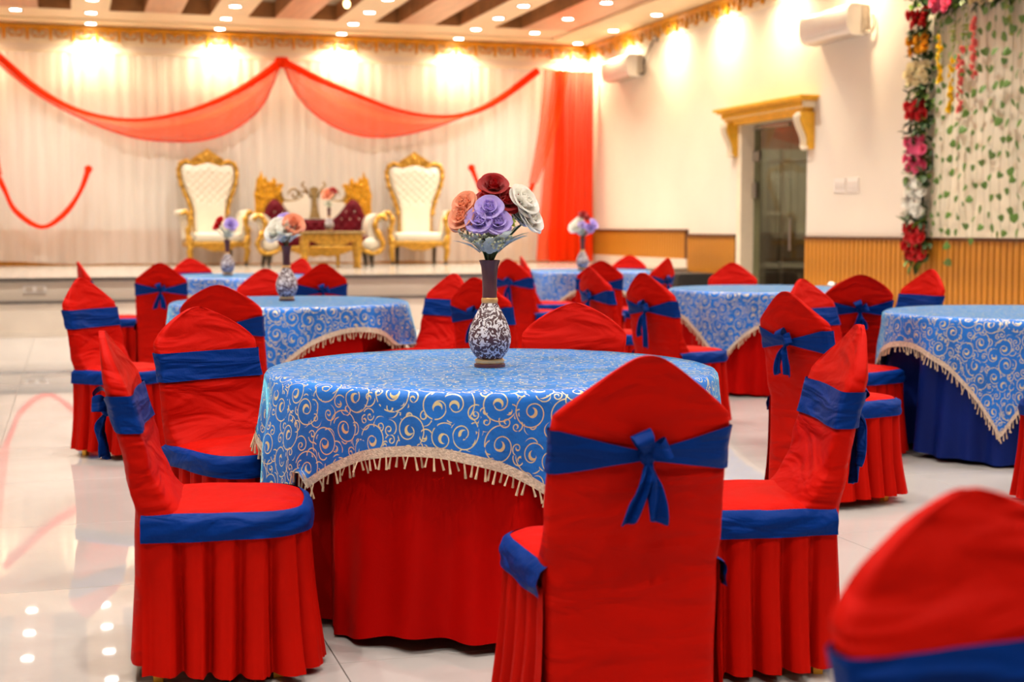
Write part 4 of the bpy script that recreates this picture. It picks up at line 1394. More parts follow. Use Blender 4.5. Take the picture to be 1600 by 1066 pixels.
# tied-back sheer panels: a bundle that sweeps down to a loop and up to its tieback
def tieback(path, top, label):
    t = thing('tied_drape', label, 'drape', (0, YD - 0.10, 0), 0, 'tied red drapes')
    S = spline([(x, -0.05, z) for x, z in path], 30)
    G().tube(S, [0.062 + 0.02 * math.sin(i * 0.7) * 0.4 for i in range(31)], 8, flat=0.6).build('gathered_tail', 'red_drape', t)
    (xa, xb, zt), (xc, zc) = top
    def fn(u, v):
        e = v ** 1.6
        return (lerp(lerp(xa, xb, u), xc + (u - 0.5) * 0.14, e), -0.03 - 0.03 * math.sin(u * 22) * (1 - 0.5 * v), lerp(zt, zc, v))
    G().grid(fn, 36, 16).build('swept_panel', 'red_sheer', t, sharp=0)
    G().ball((path[-1][0], -0.05, path[-1][1]), (0.06, 0.05, 0.06), 10, 6).build('tie_knot', 'red_drape', t)
    return t
tieback([(7.24, 1.95), (7.12, 1.70), (6.924, 1.506), (6.706, 1.401), (6.435, 1.66), (6.30, 1.95), (6.199, 2.194)], ((7.42, 7.84, 3.80), (7.24, 1.95)),
        'red sheer drape swept aside beside the long red curtain, tied up behind the bouquet')
tieback([(-0.98, 2.0), (-0.883, 1.78), (-0.741, 1.479), (-0.388, 1.243), (-0.066, 1.434), (0.169, 1.767), (0.296, 2.101)], ((-1.6, -1.1, 3.80), (-0.98, 2.0)),
        'red drape tail curving in a U low on the backdrop at the left edge')

# ------------------------------------------------------------------ stage furniture
def extrude_outline(pts, place, t0, t1):
    return G().prism(pts, place, t0, t1)
def tufted(g, w_at, z0, z1, y_at, puff, nx=26, nz_=26, step=0.13):
    """padded panel with buttoned diamonds; w_at(z) half width, y_at(z) front"""
    def fn(u, v):
        z = lerp(z0, z1, v); w = w_at(z); x = (u - 0.5) * 2 * w
        e = (1 - abs(u - 0.5) * 2) ; e = min(1, e * 7) * min(1, (1 - v) * 10) * min(1, v * 10)
        a = (x / step + z / step) * PI; b = (x / step - z / step) * PI
        d = abs(math.sin(a / 1.0)) * abs(math.sin(b / 1.0))
        return (x, y_at(z) - puff * (0.45 + 0.55 * d ** 0.5) * (e ** 0.5), z)
    return g.grid(fn, nx, nz_)

def throne_meshes():
    M = {}
    # back outline half-width by height
    W = [(0.45, 0.27), (0.70, 0.275), (0.885, 0.285), (1.05, 0.33), (1.22, 0.40), (1.38, 0.445), (1.50, 0.452), (1.58, 0.435), (1.64, 0.39), (1.66, 0.33)]
    yb = lambda z: 0.26 + 0.13 * (z - 0.45)
    wz = lambda z: interp(W, z)
    g = G()
    def top(x):
        ax = abs(x)
        return interp([(0, 1.66), (0.10, 1.64), (0.22, 1.60), (0.33, 1.62), (0.44, 1.58)], ax)
    def fn(u, v):
        x0 = (u - 0.5) * 2
        zt = top(x0 * 0.43)
        z = lerp(0.50, zt, v)
        w = max(0.05, wz(z) - 0.035)
        x = x0 * w
        st_ = 0.125
        a = (x / st_ + z / st_) * PI; b = (x / st_ - z / st_) * PI
        d = (abs(math.sin(a)) * abs(math.sin(b))) ** 0.5 if z > 0.98 else 0.85
        e = min(1, (1 - abs(x0)) * 6) * min(1, (1 - v) * 9)
        return (x, yb(z) - 0.02 - 0.075 * (0.7 + 0.3 * d) * e ** 0.5, z)
    g.grid(fn, 40, 50)
    M['back_pad'] = g.mesh('back_pad', 'white_leather', sharp=0)
    g = G()
    for ix in range(-3, 4):
        for iz in range(5):
            x = ix * 0.125 + (0.0625 if iz % 2 else 0); z = 1.05 + iz * 0.10
            if abs(x) < wz(z) - 0.10:
                g.ball((x, yb(z) - 0.055, z), 0.011, 6, 4)
    M['buttons'] = g.mesh('buttons', 'crystal')
    # carved frame: swept bead round the pad
    left = [(-wz(z), yb(z) - 0.03, z) for z in (0.80, 0.885, 1.0, 1.1, 1.22, 1.32, 1.42, 1.50, 1.57, 1.62)]
    topc = [(-0.33, yb(1.66) - 0.03, 1.655), (-0.24, yb(1.6) - 0.03, 1.62), (-0.14, yb(1.65) - 0.03, 1.66), (0, yb(1.7) - 0.03, 1.70)]
    path = left + topc + [(-x, y, z) for x, y, z in reversed(topc[:-1])] + [(-x, y, z) for x, y, z in reversed(left)]
    S = spline(path, 90)
    g = G().tube(S, [0.034 + 0.006 * math.sin(i * 1.3) for i in range(91)], 8)
    M['back_frame'] = g.mesh('back_frame', 'furniture_gold')
    crown = [(-0.30, 1.63), (-0.23, 1.70), (-0.15, 1.755), (-0.08, 1.80), (0, 1.86), (0.08, 1.80), (0.15, 1.755), (0.23, 1.70), (0.30, 1.63), (0.22, 1.58), (0.12, 1.60), (0, 1.635), (-0.12, 1.60), (-0.22, 1.58)]
    g = G().prism(crown, lambda a, b, t: (a, yb(b) - t, b), -0.01, 0.055)
    for s in (-1, 1):
        g.tube([(s * (0.17 + 0.06 * math.cos(a) * (1 - a / 10)), yb(1.66) - 0.065, 1.665 + 0.05 * math.sin(a) * (1 - a / 10)) for a in [k * 0.6 for k in range(13)]], 0.014, 6, up=Vector((0, 1, 0)))
    g.ball((0, yb(1.72) - 0.07, 1.72), (0.06, 0.03, 0.075), 10, 6)
    M['crown'] = g.mesh('crown', 'furniture_gold', sharp=40)
    g = G().bevbox((0, 0.30, 0.95), (0.5, 0.05, 1.0), 0.02)
    M['back_panel'] = G().prism([(-wz(z), z) for z in (0.4, 0.885, 1.1, 1.32, 1.5, 1.62)] + [(wz(z), z) for z in (1.62, 1.5, 1.32, 1.1, 0.885, 0.4)],
                                lambda a, b, t: (a, yb(b) + t, b), 0.0, 0.04).mesh('back_panel', 'furniture_gold', sharp=40)
    g = G().bevbox((0, -0.02, 0.44), (0.74, 0.60, 0.16), 0.055)
    M['seat'] = g.mesh('seat', 'white_leather')
    g = G().bevbox((0, -0.02, 0.335), (0.86, 0.64, 0.09), 0.02)
    g.prism([(-0.28, 0.30), (0.28, 0.30), (0.16, 0.25), (0.06, 0.225), (0, 0.235), (-0.06, 0.225), (-0.16, 0.25)], lambda a, b, t: (a, -0.34 - t, b), -0.02, 0.03)
    M['seat_rail'] = g.mesh('seat_rail', 'furniture_gold', sharp=40)
    # arm: padded side with a rolled top; gold scrolled post in front
    g = G()
    prof = [(0.36, 0.42), (0.375, 0.60), (0.40, 0.74), (0.42, 0.80), (0.455, 0.865), (0.50, 0.875), (0.54, 0.85), (0.545, 0.81), (0.52, 0.79), (0.47, 0.76), (0.445, 0.60), (0.435, 0.42)]
    pp = [(p.x, p.y) for p in spline([(a, b, 0) for a, b in prof], 30)]
    g.prism(pp, lambda a, b, t: (a, t, b), -0.30, 0.30)
    M['arm'] = g.mesh('arm', 'white_leather', sharp=35)
    S = spline([(0.545, -0.335, 0.79), (0.53, -0.34, 0.835), (0.475, -0.34, 0.83), (0.425, -0.34, 0.76), (0.425, -0.34, 0.64), (0.455, -0.34, 0.54), (0.45, -0.34, 0.44), (0.425, -0.34, 0.36)], 40)
    g = G().tube(S, [0.022 + 0.022 * min(1, i / 22) + 0.010 * math.sin(i * 0.75) for i in range(41)], 10)
    g.ball((0.435, -0.345, 0.36), (0.062, 0.05, 0.07), 10, 7)
    M['arm_post'] = g.mesh('arm_post', 'furniture_gold')
    S = spline([(0, 0, 0.31), (0.02, -0.03, 0.24), (0.01, -0.02, 0.16), (0, 0, 0.08), (0, -0.01, 0.05)], 14)
    M['front_leg'] = G().tube(S, [lerp(0.055, 0.028, i / 14) for i in range(15)], 10).mesh('front_leg', 'furniture_gold')
    M['caster'] = G().tube([(-0.016, 0, 0.026), (0.016, 0, 0.026)], 0.026, 12).mesh('caster', 'black_caster')
    M['rear_leg'] = G().tube([(0, 0, 0.32), (0, 0.03, 0.16), (0, 0.07, 0.0)], [0.035, 0.03, 0.024], 8).mesh('rear_leg', 'dark_leg')
    return M
TM = throne_meshes()
def throne(loc, rz, label):
    t = thing('throne_chair', label, 'throne', loc, rz, 'white and gold thrones on the stage'); t.scale = (0.98, 1, 0.955)
    bp_ = link('back_pad', TM['back_pad'], t); tag(link('buttons', TM['buttons'], bp_), kind='stuff')
    link('back_panel', TM['back_panel'], t)
    fr_ = link('back_frame', TM['back_frame'], t); link('crown', TM['crown'], fr_)
    link('seat', TM['seat'], t); link('seat_rail', TM['seat_rail'], t)
    for s in (-1, 1):
        link('arm', TM['arm'], t, scale=(s, 1, 1)); link('arm_post', TM['arm_post'], t, scale=(s, 1, 1))
        l = link('front_leg', TM['front_leg'], t, (s * 0.42, -0.33, 0), scale=(s, 1, 1)); link('caster', TM['caster'], l)
        link('rear_leg', TM['rear_leg'], t, (s * 0.30, 0.22, 0))
    return t
throne((2.08, 21.85, STAGE_Z), R(6), 'white tufted throne with a gold crowned back, left of the maroon sofa')
throne((5.20, 21.75, STAGE_Z), R(-8), 'white tufted throne with a gold crowned back beside the red curtain')

# sofa: maroon tufted back with two humps, gold fretwork wings, cream arms
def make_sofa(loc, rz):
    t = thing('stage_sofa', 'maroon buttoned sofa with gold fretwork wings between the two thrones', 'sofa', loc, rz)
    yb = lambda z: 0.30 + 0.10 * (z - 0.4)
    topc = [(-0.88, 0.72), (-0.84, 0.84), (-0.78, 0.96), (-0.70, 1.03), (-0.62, 1.02), (-0.54, 0.94), (-0.44, 0.82), (-0.34, 0.74), (-0.2, 0.72), (0, 0.72)]
    topc = topc + [(-x, z) for x, z in reversed(topc[:-1])]
    g = G()
    def fn(u, v):
        x = lerp(-0.88, 0.88, u); zt = interp(topc, x)
        z = lerp(0.40, zt, v)
        st_ = 0.15
        a = (x / st_ + z / st_) * PI; b = (x / st_ - z / st_) * PI
        d = (abs(math.sin(a)) * abs(math.sin(b))) ** 0.5
        e = min(1, (1 - abs(u - 0.5) * 2) * 12) * min(1, (1 - v) * 8)
        return (x, yb(z) - 0.09 * (0.75 + 0.25 * d) * e ** 0.5, z)
    g.grid(fn, 72, 28)
    bk = g.build('back_pad', 'maroon_velvet', t, sharp=0)
    g = G()
    for ix in range(-6, 7):
        for iz in range(5):
            x = ix * 0.15 + (0.075 if iz % 2 else 0); z = 0.50 + iz * 0.11
            if abs(x) < 0.82 and z < interp(topc, x) - 0.07:
                g.ball((x, yb(z) - 0.066, z), 0.019, 6, 4)
    tag(g.build('buttons', 'crystal', bk), kind='stuff')
    # cream panels beside the centre post
    for s in (-1, 1):
        poly = [(s * x, z) for x, z in [(0.075, 0.74), (0.10, 1.10), (0.20, 1.04), (0.32, 1.0), (0.47, 0.98), (0.53, 0.95), (0.44, 0.85), (0.36, 0.76), (0.26, 0.71)]]
        pc = spline([(a, b, 0) for a, b in poly + poly[:1]], 36)[:-1]
        G().prism([(p.x, p.y) for p in pc], lambda a, b, q: (a, yb(b) + q, b), -0.05, 0.03).build('cream_panel', 'white_leather', t, sharp=50)
        # scrolled bronze work above
        g = G()
        for (cx, cz, r0, tw, st0) in ((0.33, 1.10, 0.10, 1, 0.0), (0.17, 1.12, 0.075, -1, 0.5)):
            g.tube([(s * (cx + r0 * math.cos(tw * a + st0) * (1 - a / 9)), yb(cz), cz + r0 * math.sin(tw * a + st0) * (1 - a / 9)) for a in [k * 0.4 for k in range(18)]], 0.016, 6, up=Vector((0, 1, 0)))
        g.tube(spline([(s * 0.06, yb(1.1), 1.05), (s * 0.13, yb(1.1), 1.18), (s * 0.20, yb(1.2), 1.24), (s * 0.16, yb(1.2), 1.29)], 14), 0.016, 6, up=Vector((0, 1, 0)))
        g.tube(spline([(s * 0.20, yb(1.05), 1.03), (s * 0.40, yb(1.05), 1.00), (s * 0.52, yb(1.05), 1.03), (s * 0.55, yb(1.1), 1.14)], 14), 0.016, 6, up=Vector((0, 1, 0)))
        g.build('scrollwork', 'bronze_dull', t)
        # gold fretwork wing with a jagged crest
        poly = [(0.60, 0.84), (0.50, 0.97), (0.50, 1.05), (0.55, 1.10), (0.53, 1.20), (0.49, 1.24), (0.53, 1.27), (0.61, 1.22), (0.63, 1.33), (0.68, 1.36), (0.70, 1.28), (0.77, 1.30), (0.80, 1.38), (0.84, 1.33), (0.87, 1.46), (0.905, 1.37), (0.95, 1.34), (0.97, 1.20), (1.00, 1.10), (0.985, 0.95), (0.99, 0.82), (0.93, 0.70), (0.86, 0.68)]
        w_ = G().prism([(s * a, b) for a, b in poly], lambda a, b, q: (a, yb(b) + 0.03 + q, b), 0, 0.05).build('fretwork_wing', 'furniture_gold_jali', t, sharp=40)
        g = G()
        rnd = random.Random(4)
        for k in range(46):
            a = rnd.uniform(0.56, 0.96); b = rnd.uniform(0.82, 1.28)
            g.ball((s * a, yb(b) + 0.03, b), rnd.uniform(0.018, 0.032), 6, 4)
        tag(g.build('fret_beads', 'furniture_gold_jali', w_), kind='stuff')
        # arm
        prof = [(0.80, 0.40), (0.79, 0.55), (0.82, 0.70), (0.90, 0.78), (1.00, 0.80), (1.08, 0.76), (1.10, 0.70), (1.05, 0.68), (0.97, 0.66), (0.93, 0.55), (0.95, 0.40)]
        pp = [(s * p.x, p.y) for p in spline([(a, b, 0) for a, b in prof], 30)]
        G().prism(pp, lambda a, b, q: (a, q, b), -0.36, 0.30).build('arm', 'white_leather', t, sharp=35)
        S = spline([(s * 1.10, -0.385, 0.70), (s * 1.03, -0.39, 0.765), (s * 0.94, -0.39, 0.72), (s * 0.90, -0.39, 0.60), (s * 0.97, -0.39, 0.47), (s * 1.03, -0.39, 0.36), (s * 1.00, -0.39, 0.26), (s * 0.88, -0.39, 0.20), (s * 0.70, -0.39, 0.24)], 46)
        G().tube(S, [0.026 + 0.022 * math.sin(PI * i / 46) + 0.006 * math.sin(i * 0.9) for i in range(47)], 10).build('arm_scroll', 'furniture_gold', t)
        G().ball((s * 0.83, -0.36, 0.34), (0.14, 0.06, 0.10), 14, 8).build('arm_cushion', 'white_leather', t)
        l = G().tube([(s * 0.84, -0.34, 0.22), (s * 0.85, -0.34, 0.05)], [0.06, 0.035], 8).build('leg', 'dark_leg', t)
        G().tube([(s * 0.85 - 0.02, -0.34, 0.03), (s * 0.85 + 0.02, -0.34, 0.03)], 0.03, 10).build('caster', 'black_caster', l)
        G().tube([(s * 0.84, 0.28, 0.25), (s * 0.88, 0.33, 0.0)], [0.05, 0.03], 8).build('leg', 'dark_leg', t)
    post = [(-0.10, 0.73), (-0.055, 0.85), (-0.04, 1.0), (-0.06, 1.13), (-0.08, 1.19), (0, 1.22), (0.08, 1.19), (0.06, 1.13), (0.04, 1.0), (0.055, 0.85), (0.10, 0.73)]
    G().prism(post, lambda a, b, q: (a, yb(b) - q, b), -0.02, 0.06).build('centre_post', 'bronze_dull', t, sharp=40)
    G().bevbox((0, -0.06, 0.38), (1.62, 0.62, 0.16), 0.05).build('seat', 'maroon_velvet', t)
    g = G().bevbox((0, -0.06, 0.275), (1.70, 0.62, 0.08), 0.02)
    g.prism([(-0.55, 0.26), (0.55, 0.26), (0.35, 0.19), (0.12, 0.15), (0, 0.17), (-0.12, 0.15), (-0.35, 0.19)], lambda a, b, q: (a, -0.37 - q, b), -0.02, 0.03)
    g.build('seat_rail', 'furniture_gold', t, sharp=40)
    for x in (-0.28, 0.28):
        G().tube([(x, -0.33, 0.26), (x, -0.36, 0.12), (x, -0.34, 0.0)], [0.05, 0.032, 0.026], 8).build('leg', 'furniture_gold', t)
    return t
make_sofa((3.50, 20.95, STAGE_Z), R(-2)).scale = (0.88, 1, 0.97)

ct = thing('coffee_table', 'low gold coffee table with turned legs in front of the sofa', 'table', (3.52, 19.95, STAGE_Z), R(-4))
G().bevbox((0, 0, 0.50), (0.92, 0.52, 0.035), 0.012).build('table_top', 'bronze_dull', ct)
g = G().bevbox((0, 0, 0.43), (0.84, 0.44, 0.11), 0.015)
g.prism([(-0.30, 0.385), (0.30, 0.385), (0.18, 0.335), (0.06, 0.315), (0, 0.33), (-0.06, 0.315), (-0.18, 0.335)], lambda a, b, q: (a, -0.22 - q, b), -0.02, 0.02)
g.build('apron', 'furniture_gold', ct, sharp=40)
for x in (-0.37, 0.37):
    for y in (-0.19, 0.19):
        G().lathe([(0.0, 0.40), (0.05, 0.40), (0.055, 0.34), (0.036, 0.28), (0.044, 0.22), (0.03, 0.12), (0.024, 0.05), (0.034, 0.02), (0.03, 0.0), (0, 0)], 12, (x, y, 0)).build('leg', 'furniture_gold', ct)
make_vase((3.50, 19.95, STAGE_Z + 0.5185), 0.92, 'small mottled vase on the gold coffee table', False)
dcv = 19.95 * math.cos(TH) + 3.50 * math.sin(TH)
pxv = 800 + 2222.2 * (3.50 * math.cos(TH) - 19.95 * math.sin(TH)) / dcv
bouquet(pxv, dcv, STAGE_Z + 0.5185 + 0.322, 0.8, [
    ('peach_rose', 'petal_peach', -0.02, 0.20, 0.03, 0.15, 'peach flower on the gold coffee table'),
    ('red_rose', 'petal_red', 0.06, 0.25, 0.0, 0.10, 'dark red flower beside the peach one on the coffee table'),
], False, 500, 'in the vase on the coffee table')

# ------------------------------------------------------------------ fittings on the walls
def ac_unit(yc, zc, label, pipe):
    t = thing('air_conditioner', label, 'air conditioner', (XR - 0.001, yc, zc), 0, 'wall air conditioners')
    w = 1.06
    prof = [(0.0, 0.16), (-0.20, 0.17), (-0.26, 0.14), (-0.28, 0.08), (-0.275, -0.06), (-0.245, -0.13), (-0.20, -0.165), (-0.08, -0.175), (0.0, -0.16)]
    pp = [(p.x, p.y) for p in spline([(a, b, 0) for a, b in prof], 30)]
    G().prism(pp, lambda a, b, q: (a, q, b), -w / 2, w / 2).build('casing', 'ac_white', t, sharp=35)
    G().prism([(-0.262, -0.105), (-0.21, -0.168), (-0.09, -0.180), (-0.10, -0.172), (-0.20, -0.158), (-0.25, -0.10)], lambda a, b, q: (a, q, b), -w / 2 + 0.05, w / 2 - 0.09).build('air_flap', 'ac_grey', t, sharp=35)
    g = G()
    for dy in (-w / 2 - 0.004, w / 2 - 0.004):
        g.bbox(-0.10, -0.004, dy, dy + 0.008, -0.15, 0.155)
    g.build('end_plate', 'ac_grey', t, smooth=False)
    G().tube(spline([(-0.05, -w / 2 - 0.02, -0.13), (-0.04, -w / 2 - 0.09, -0.15), (-0.03, -w / 2 - 0.14, -0.10), (-0.03, -w / 2 - 0.12, 0.04)] + pipe, 24), 0.014, 6).build('pipe', 'dark_metal' if pipe else 'ac_grey', t)
    return t
ac_unit(14.42, 3.50, 'white split air conditioner on the wall between the doorway and the flower panel', [])
ac_unit(20.85, 3.70, 'white split air conditioner high in the corner near the stage', [(-0.03, -0.9, 0.25), (-0.03, -1.05, 0.36)])
g = thing('junction_box', 'small dark cable outlet below the frieze near the corner air conditioner', 'cable outlet', (XR - 0.02, 19.75, 4.03))
G().bevbox((0, 0, 0), (0.03, 0.09, 0.09), 0.006).build('housing', 'dark_metal', g); G().ball((-0.03, 0, 0), 0.025, 8, 6).build('cap', 'plastic_white', g)

sw = thing('switch_plate', 'pair of pale switch plates on the wall beside the doorway', 'switch plate', (XR - 0.001, 14.30, 1.71))
for dy in (-0.14, 0.14):
    p_ = G().bevbox((-0.006, dy, 0), (0.012, 0.25, 0.165), 0.004).build('plate', 'plastic_white', sw)
    for k in range(4):
        G().bevbox((-0.014, dy - 0.08 + 0.053 * k, 0.0), (0.008, 0.04, 0.075), 0.002).build('rocker', 'plastic_white', p_)
so = thing('power_socket', 'white double power socket on the stage riser', 'socket', (-0.39, STAGE_Y - 0.001, 0.535))
p_ = G().bevbox((0, -0.006, 0), (0.25, 0.012, 0.10), 0.004).build('plate', 'plastic_white', so)
for dx in (-0.06, 0.06):
    G().bevbox((dx, -0.014, 0), (0.075, 0.006, 0.06), 0.002).build('outlet', 'ac_grey', p_)

for i, (y, lb) in enumerate(((18.25, 'black equipment box by the wall, nearer the red curtain'), (17.55, 'black equipment box by the wall, nearer the glass door'))):
    t = thing('speaker_box', lb, 'speaker', (7.95, y, 0), 0, 'black equipment boxes')
    G().bevbox((0, 0, 0.315), (0.5, 0.52, 0.63), 0.012).build('cabinet', 'black_plastic', t)
    G().bevbox((-0.255, 0, 0.33), (0.012, 0.46, 0.54), 0.004).build('grille', 'black_plastic', t)
    G().lathe([(0.0, 0.0), (0.17, 0.0), (0.18, 0.012), (0.15, 0.014), (0.04, 0.004), (0, 0.01)], 20).build('cone', 'black_plastic', t).matrix_local = Matrix.Translation((-0.262, 0, 0.28)) @ Matrix.Rotation(-PI / 2, 4, 'Y')

# ------------------------------------------------------------------ flower panel on the right wall
bcx = XR - 0.045
bc = tag(G().grid(lambda u, v: (bcx + 0.004 * math.sin(u * 40) * (1 - v * 0.3) + 0.008 * nz(u * 6, v * 5), lerp(12.60, 9.2, u), lerp(3.46, 1.135, v)), 90, 20).build('hanging_cloth', 'backdrop_cloth', sharp=0),
         'cream cloth hung on the wall behind the ivy strands', 'wall cloth')

def small_flower(mat):
    g = G()
    for k in range(6):
        a = 2 * PI * k / 6
        M = Matrix.Rotation(a, 4, 'Z') @ Matrix.Rotation(-0.75, 4, 'X')
        p = petal(0.5, 0.9, 0.7, 0.1, 3)
        g.add([M @ Vector(q) for q in p.v], p.f)
    for k in range(5):
        a = 2 * PI * (k + 0.5) / 5
        M = Matrix.Rotation(a, 4, 'Z') @ Matrix.Rotation(-0.25, 4, 'X')
        p = petal(0.4, 0.7, 1.0, 0.0, 3)
        g.add([M @ Vector(q) for q in p.v], p.f)
    return g.mesh('flower', mat, sharp=0, recalc=False)
SF = {m: small_flower(m) for m in ('petal_scarlet', 'petal_orange', 'petal_cream', 'petal_pink', 'petal_white')}
rnd = random.Random(77)
def garland(name, label, blocks, pos, length_axis):
    """blocks: (start, end, material); pos(s, t, n) -> point for distance s along, t across, n off the wall"""
    t = thing(name, label, 'garland')
    lv = G(); lv2 = G()
    s0 = blocks[0][0]; s1 = blocks[-1][1]
    for a, b, mat in blocks:
        if mat:
            rows = max(2, int(round((b - a) / 0.085)))
            for i in range(rows):
                for j in range(4):
                    s = lerp(a, b, (i + 0.5) / rows) + rnd.uniform(-0.015, 0.015)
                    tt = -0.125 + 0.083 * j + (0.02 if i % 2 else -0.02) + rnd.uniform(-0.01, 0.01)
                    o = link('flower', SF[mat], t)
                    nrm = Vector((-1, rnd.uniform(-0.5, 0.3), rnd.uniform(-0.3, 0.4)))
                    o.matrix_local = Matrix.Translation(pos(s, tt, 0.08 + rnd.uniform(0, 0.03))) @ nrm.to_track_quat('Z', 'Y').to_matrix().to_4x4() @ Matrix.Scale(0.072, 4)
    n = int((s1 - s0) / 0.0045)
    for k in range(n):
        s = rnd.uniform(s0 - 0.02, s1 + 0.02)
        tt = rnd.uniform(-0.17, 0.17)
        infl = any(a < s < b and m for a, b, m in blocks)
        p = pos(s, tt, rnd.uniform(0.02, 0.06) if infl else rnd.uniform(0.02, 0.12))
        dv = Vector((-rnd.uniform(0.3, 1.0), rnd.uniform(-1, 1), rnd.uniform(-1, 1)))
        leaf_pts(lv if rnd.random() < 0.6 else lv2, p, dv, (0.2, 0.1, 1), rnd.uniform(0.09, 0.13), rnd.uniform(0.022, 0.034), 0.3, 0, 4)
    tag(lv.build('dark_leaves', 'leaf_dark', t, sharp=0), kind='stuff')
    tag(lv2.build('green_leaves', 'leaf_green', t, sharp=0), kind='stuff')
    core = [pos(s0 + (s1 - s0) * i / 10, 0, 0.025) for i in range(11)]
    G().tube(core, 0.03, 6).build('core', 'leaf_dark', t)
    return t
colY = 12.72
garland('flower_column', 'upright garland of red, orange, cream, pink and white flowers beside the ivy',
        [(0.86, 0.90, None), (0.90, 1.26, 'petal_scarlet'), (1.26, 1.36, None), (1.36, 1.72, 'petal_white'), (1.72, 1.80, None), (1.80, 2.15, 'petal_pink'),
         (2.15, 2.32, None), (2.32, 2.52, 'petal_scarlet'), (2.52, 2.68, None), (2.68, 2.90, 'petal_cream'), (2.90, 2.98, None), (2.98, 3.19, 'petal_orange'), (3.19, 3.26, None),
         (3.26, 3.44, 'petal_scarlet'), (3.44, 3.58, None)],
        lambda s, tt, n_: Vector((XR - 0.04 - n_, colY + tt, s)), 'z')
garland('flower_border', 'horizontal garland of pink, cream and red flowers along the top of the ivy panel',
        [(-12.46, -12.10, 'petal_pink'), (-12.10, -11.85, None), (-11.85, -11.45, 'petal_cream'), (-11.45, -11.15, None), (-11.15, -10.8, 'petal_scarlet'), (-10.8, -10.4, None), (-10.4, -10.0, 'petal_pink'), (-10.0, -9.3, None)],
        lambda s, tt, n_: Vector((XR - 0.05 - n_, -s, 3.52 + tt)), 'y')

def ivy_leaf():
    g = G()
    out_ = [(0, 0.0), (0.30, 0.10), (0.46, -0.05), (0.50, -0.35), (0.34, -0.70), (0.0, -1.0)]
    pts = [(x, z) for x, z in out_] + [(-x, z) for x, z in reversed(out_[1:-1])]
    vs = [(0, -0.10, -0.40)] + [(x, 0.12 * abs(x) * 2, z) for x, z in pts]
    n_ = len(pts)
    g.add(vs, [(0, 1 + i, 1 + (i + 1) % n_) for i in range(n_)])
    return g.mesh('leaf', 'leaf_ivy', sharp=0, recalc=False)
IV = ivy_leaf()
strand_info = [(12.42, 2.9), (12.30, 2.35), (12.16, 2.6), (12.02, 2.3), (11.90, 2.35), (11.76, 2.4), (11.63, 2.25), (11.50, 2.35), (11.36, 2.3), (11.24, 2.3), (11.12, 2.4), (10.98, 2.3), (10.82, 2.35), (10.68, 2.3), (10.52, 2.35), (10.38, 2.25), (10.22, 2.35), (10.05, 2.3), (9.9, 2.35), (9.74, 2.3), (9.58, 2.35)]
ordn = ['first', 'second', 'third', 'fourth', 'fifth', 'sixth', 'seventh', 'eighth', 'ninth', 'tenth', 'eleventh', 'twelfth', 'thirteenth', 'fourteenth', 'fifteenth', 'sixteenth', 'seventeenth', 'eighteenth', 'nineteenth', 'twentieth', 'twenty-first']
for i, (y, L) in enumerate(strand_info):
    t = thing('ivy_strand', ordn[i] + ' hanging ivy strand counted from the flower column', 'ivy strand', (XR - 0.11, y, 3.46), 0, 'ivy strands')
    L = L if i else 2.35
    ph = rnd.uniform(0, 6)
    path = [(0.012 * math.sin(k + ph), 0.018 * math.sin(k * 0.8 + ph), -L * k / 12) for k in range(13)]
    G().tube(path, 0.0025, 4).build('vine', 'vine_stem', t)
    z = -0.10 - rnd.uniform(0, 0.12); sd = 1
    while z > -L:
        s = rnd.uniform(0.062, 0.092) * (0.75 if i in (0, 1) else 1.0)
        o = link('leaf', IV, t, (-0.02, sd * 0.022, z), (rnd.uniform(-0.5, 0.5), sd * rnd.uniform(0.2, 0.9) * 0 + rnd.uniform(-0.2, 0.2), -PI / 2 + rnd.uniform(-0.5, 0.5)), (s * 1.1, s, s))
        o.rotation_euler[1] = rnd.uniform(-0.9, 0.9)
        z -= rnd.uniform(0.13, 0.22) * (1.0 if i else 0.6); sd = -sd

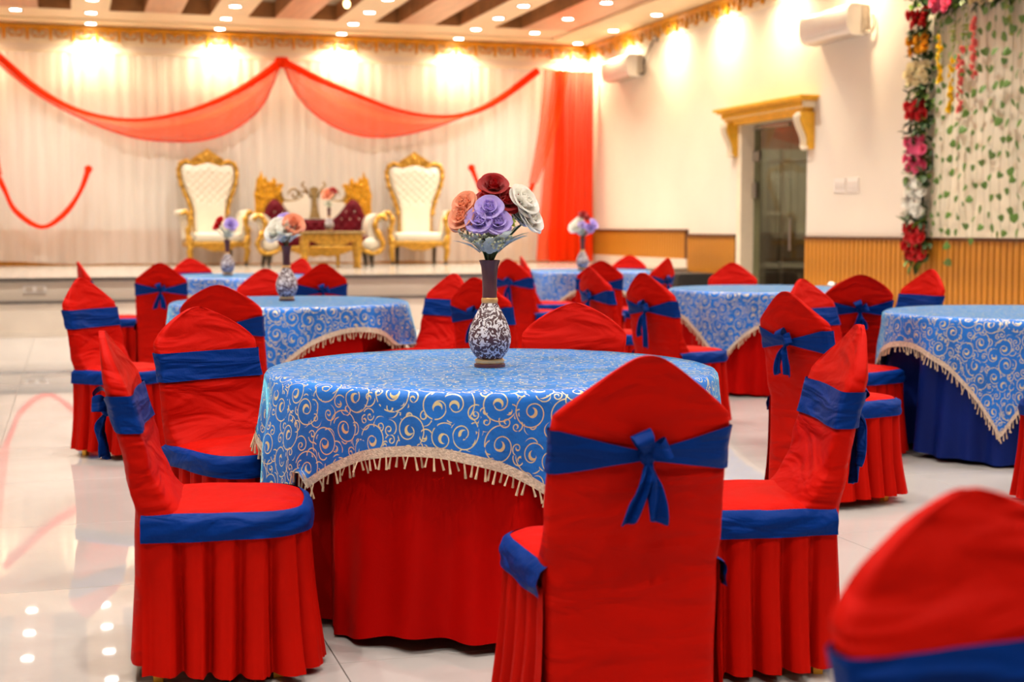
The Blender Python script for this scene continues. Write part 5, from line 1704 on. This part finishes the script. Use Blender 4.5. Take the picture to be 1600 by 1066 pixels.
def blossom_strand(name, y, z0, z1, mat, label):
    t = thing(name, label, 'blossom strand', (XR - 0.16, y, 3.46), 0, 'hanging blossom strands')
    G().tube([(0, 0, 0), (0, 0, z1 - 3.46)], 0.003, 4).build('stem', 'stem_green', t)
    if mat not in SF: SF[mat] = small_flower(mat)
    z = z0
    while z > z1:
        o = link('blossom', SF[mat], t)
        o.matrix_local = Matrix.Translation((-0.02, rnd.uniform(-0.035, 0.035), z - 3.46)) @ Vector((-1, rnd.uniform(-1, 1), rnd.uniform(-0.8, 0.4))).to_track_quat('Z', 'Y').to_matrix().to_4x4() @ Matrix.Scale(rnd.uniform(0.030, 0.042), 4)
        z -= rnd.uniform(0.025, 0.045)
blossom_strand('yellow_blossom', 12.27, 3.10, 2.62, 'petal_yellow', 'yellow blossom strand nearest the flower column')
blossom_strand('yellow_blossom', 12.07, 2.86, 2.35, 'petal_yellow', 'lower yellow blossom strand among the ivy')
blossom_strand('coral_blossom', 11.92, 2.95, 2.35, 'petal_coral', 'coral pink blossom strand beside the yellow ones')
blossom_strand('coral_blossom', 11.72, 3.20, 2.65, 'petal_coral', 'coral pink blossom strand farthest from the flower column')
for i, (y, z, lb) in enumerate(((12.40, 3.1, 'lime green sprig beside the flower column'), (12.15, 3.2, 'lime green sprig above the yellow blossoms'), (11.95, 3.15, 'lime green sprig above the coral blossoms'), (11.30, 3.2, 'lime green sprig near the top of the ivy panel'))):
    t = thing('leaf_sprig', lb, 'sprig', (XR - 0.10, y, 3.46), 0, 'lime green sprigs')
    G().tube([(0, 0, 0), (0, 0.01, z - 3.46 - 0.2)], 0.003, 4).build('stem', 'stem_green', t)
    g = G()
    for k in range(22):
        a = rnd.uniform(-1, 1)
        leaf_pts(g, (0, rnd.uniform(-0.03, 0.03), z - 3.46 + rnd.uniform(-0.22, 0.2)), (-0.4, a, rnd.uniform(-1, 0.3)), (-1, 0, 0.2), rnd.uniform(0.05, 0.08), 0.011, 0.2, 0, 3)
    g.build('sprig_leaves', 'leaf_lime', t, sharp=0)

# a small white napkin at the far edge of the table before the glass door
np_loc = at(1301, 11.55, 0.7625)
nk = thing('paper_napkin', 'small white folded napkin on the table before the glass door', 'napkin', np_loc, R(20))
G().grid(lambda u, v: (0.07 * (u - 0.5), 0.05 * (v - 0.5), 0.004 + 0.028 * math.sin(PI * u) * (0.6 + 0.4 * v)), 8, 6).build('folded_sheet', 'plastic_white', nk)
G().bevbox((0, 0, 0.003), (0.08, 0.055, 0.005), 0.001).build('base_fold', 'plastic_white', nk)
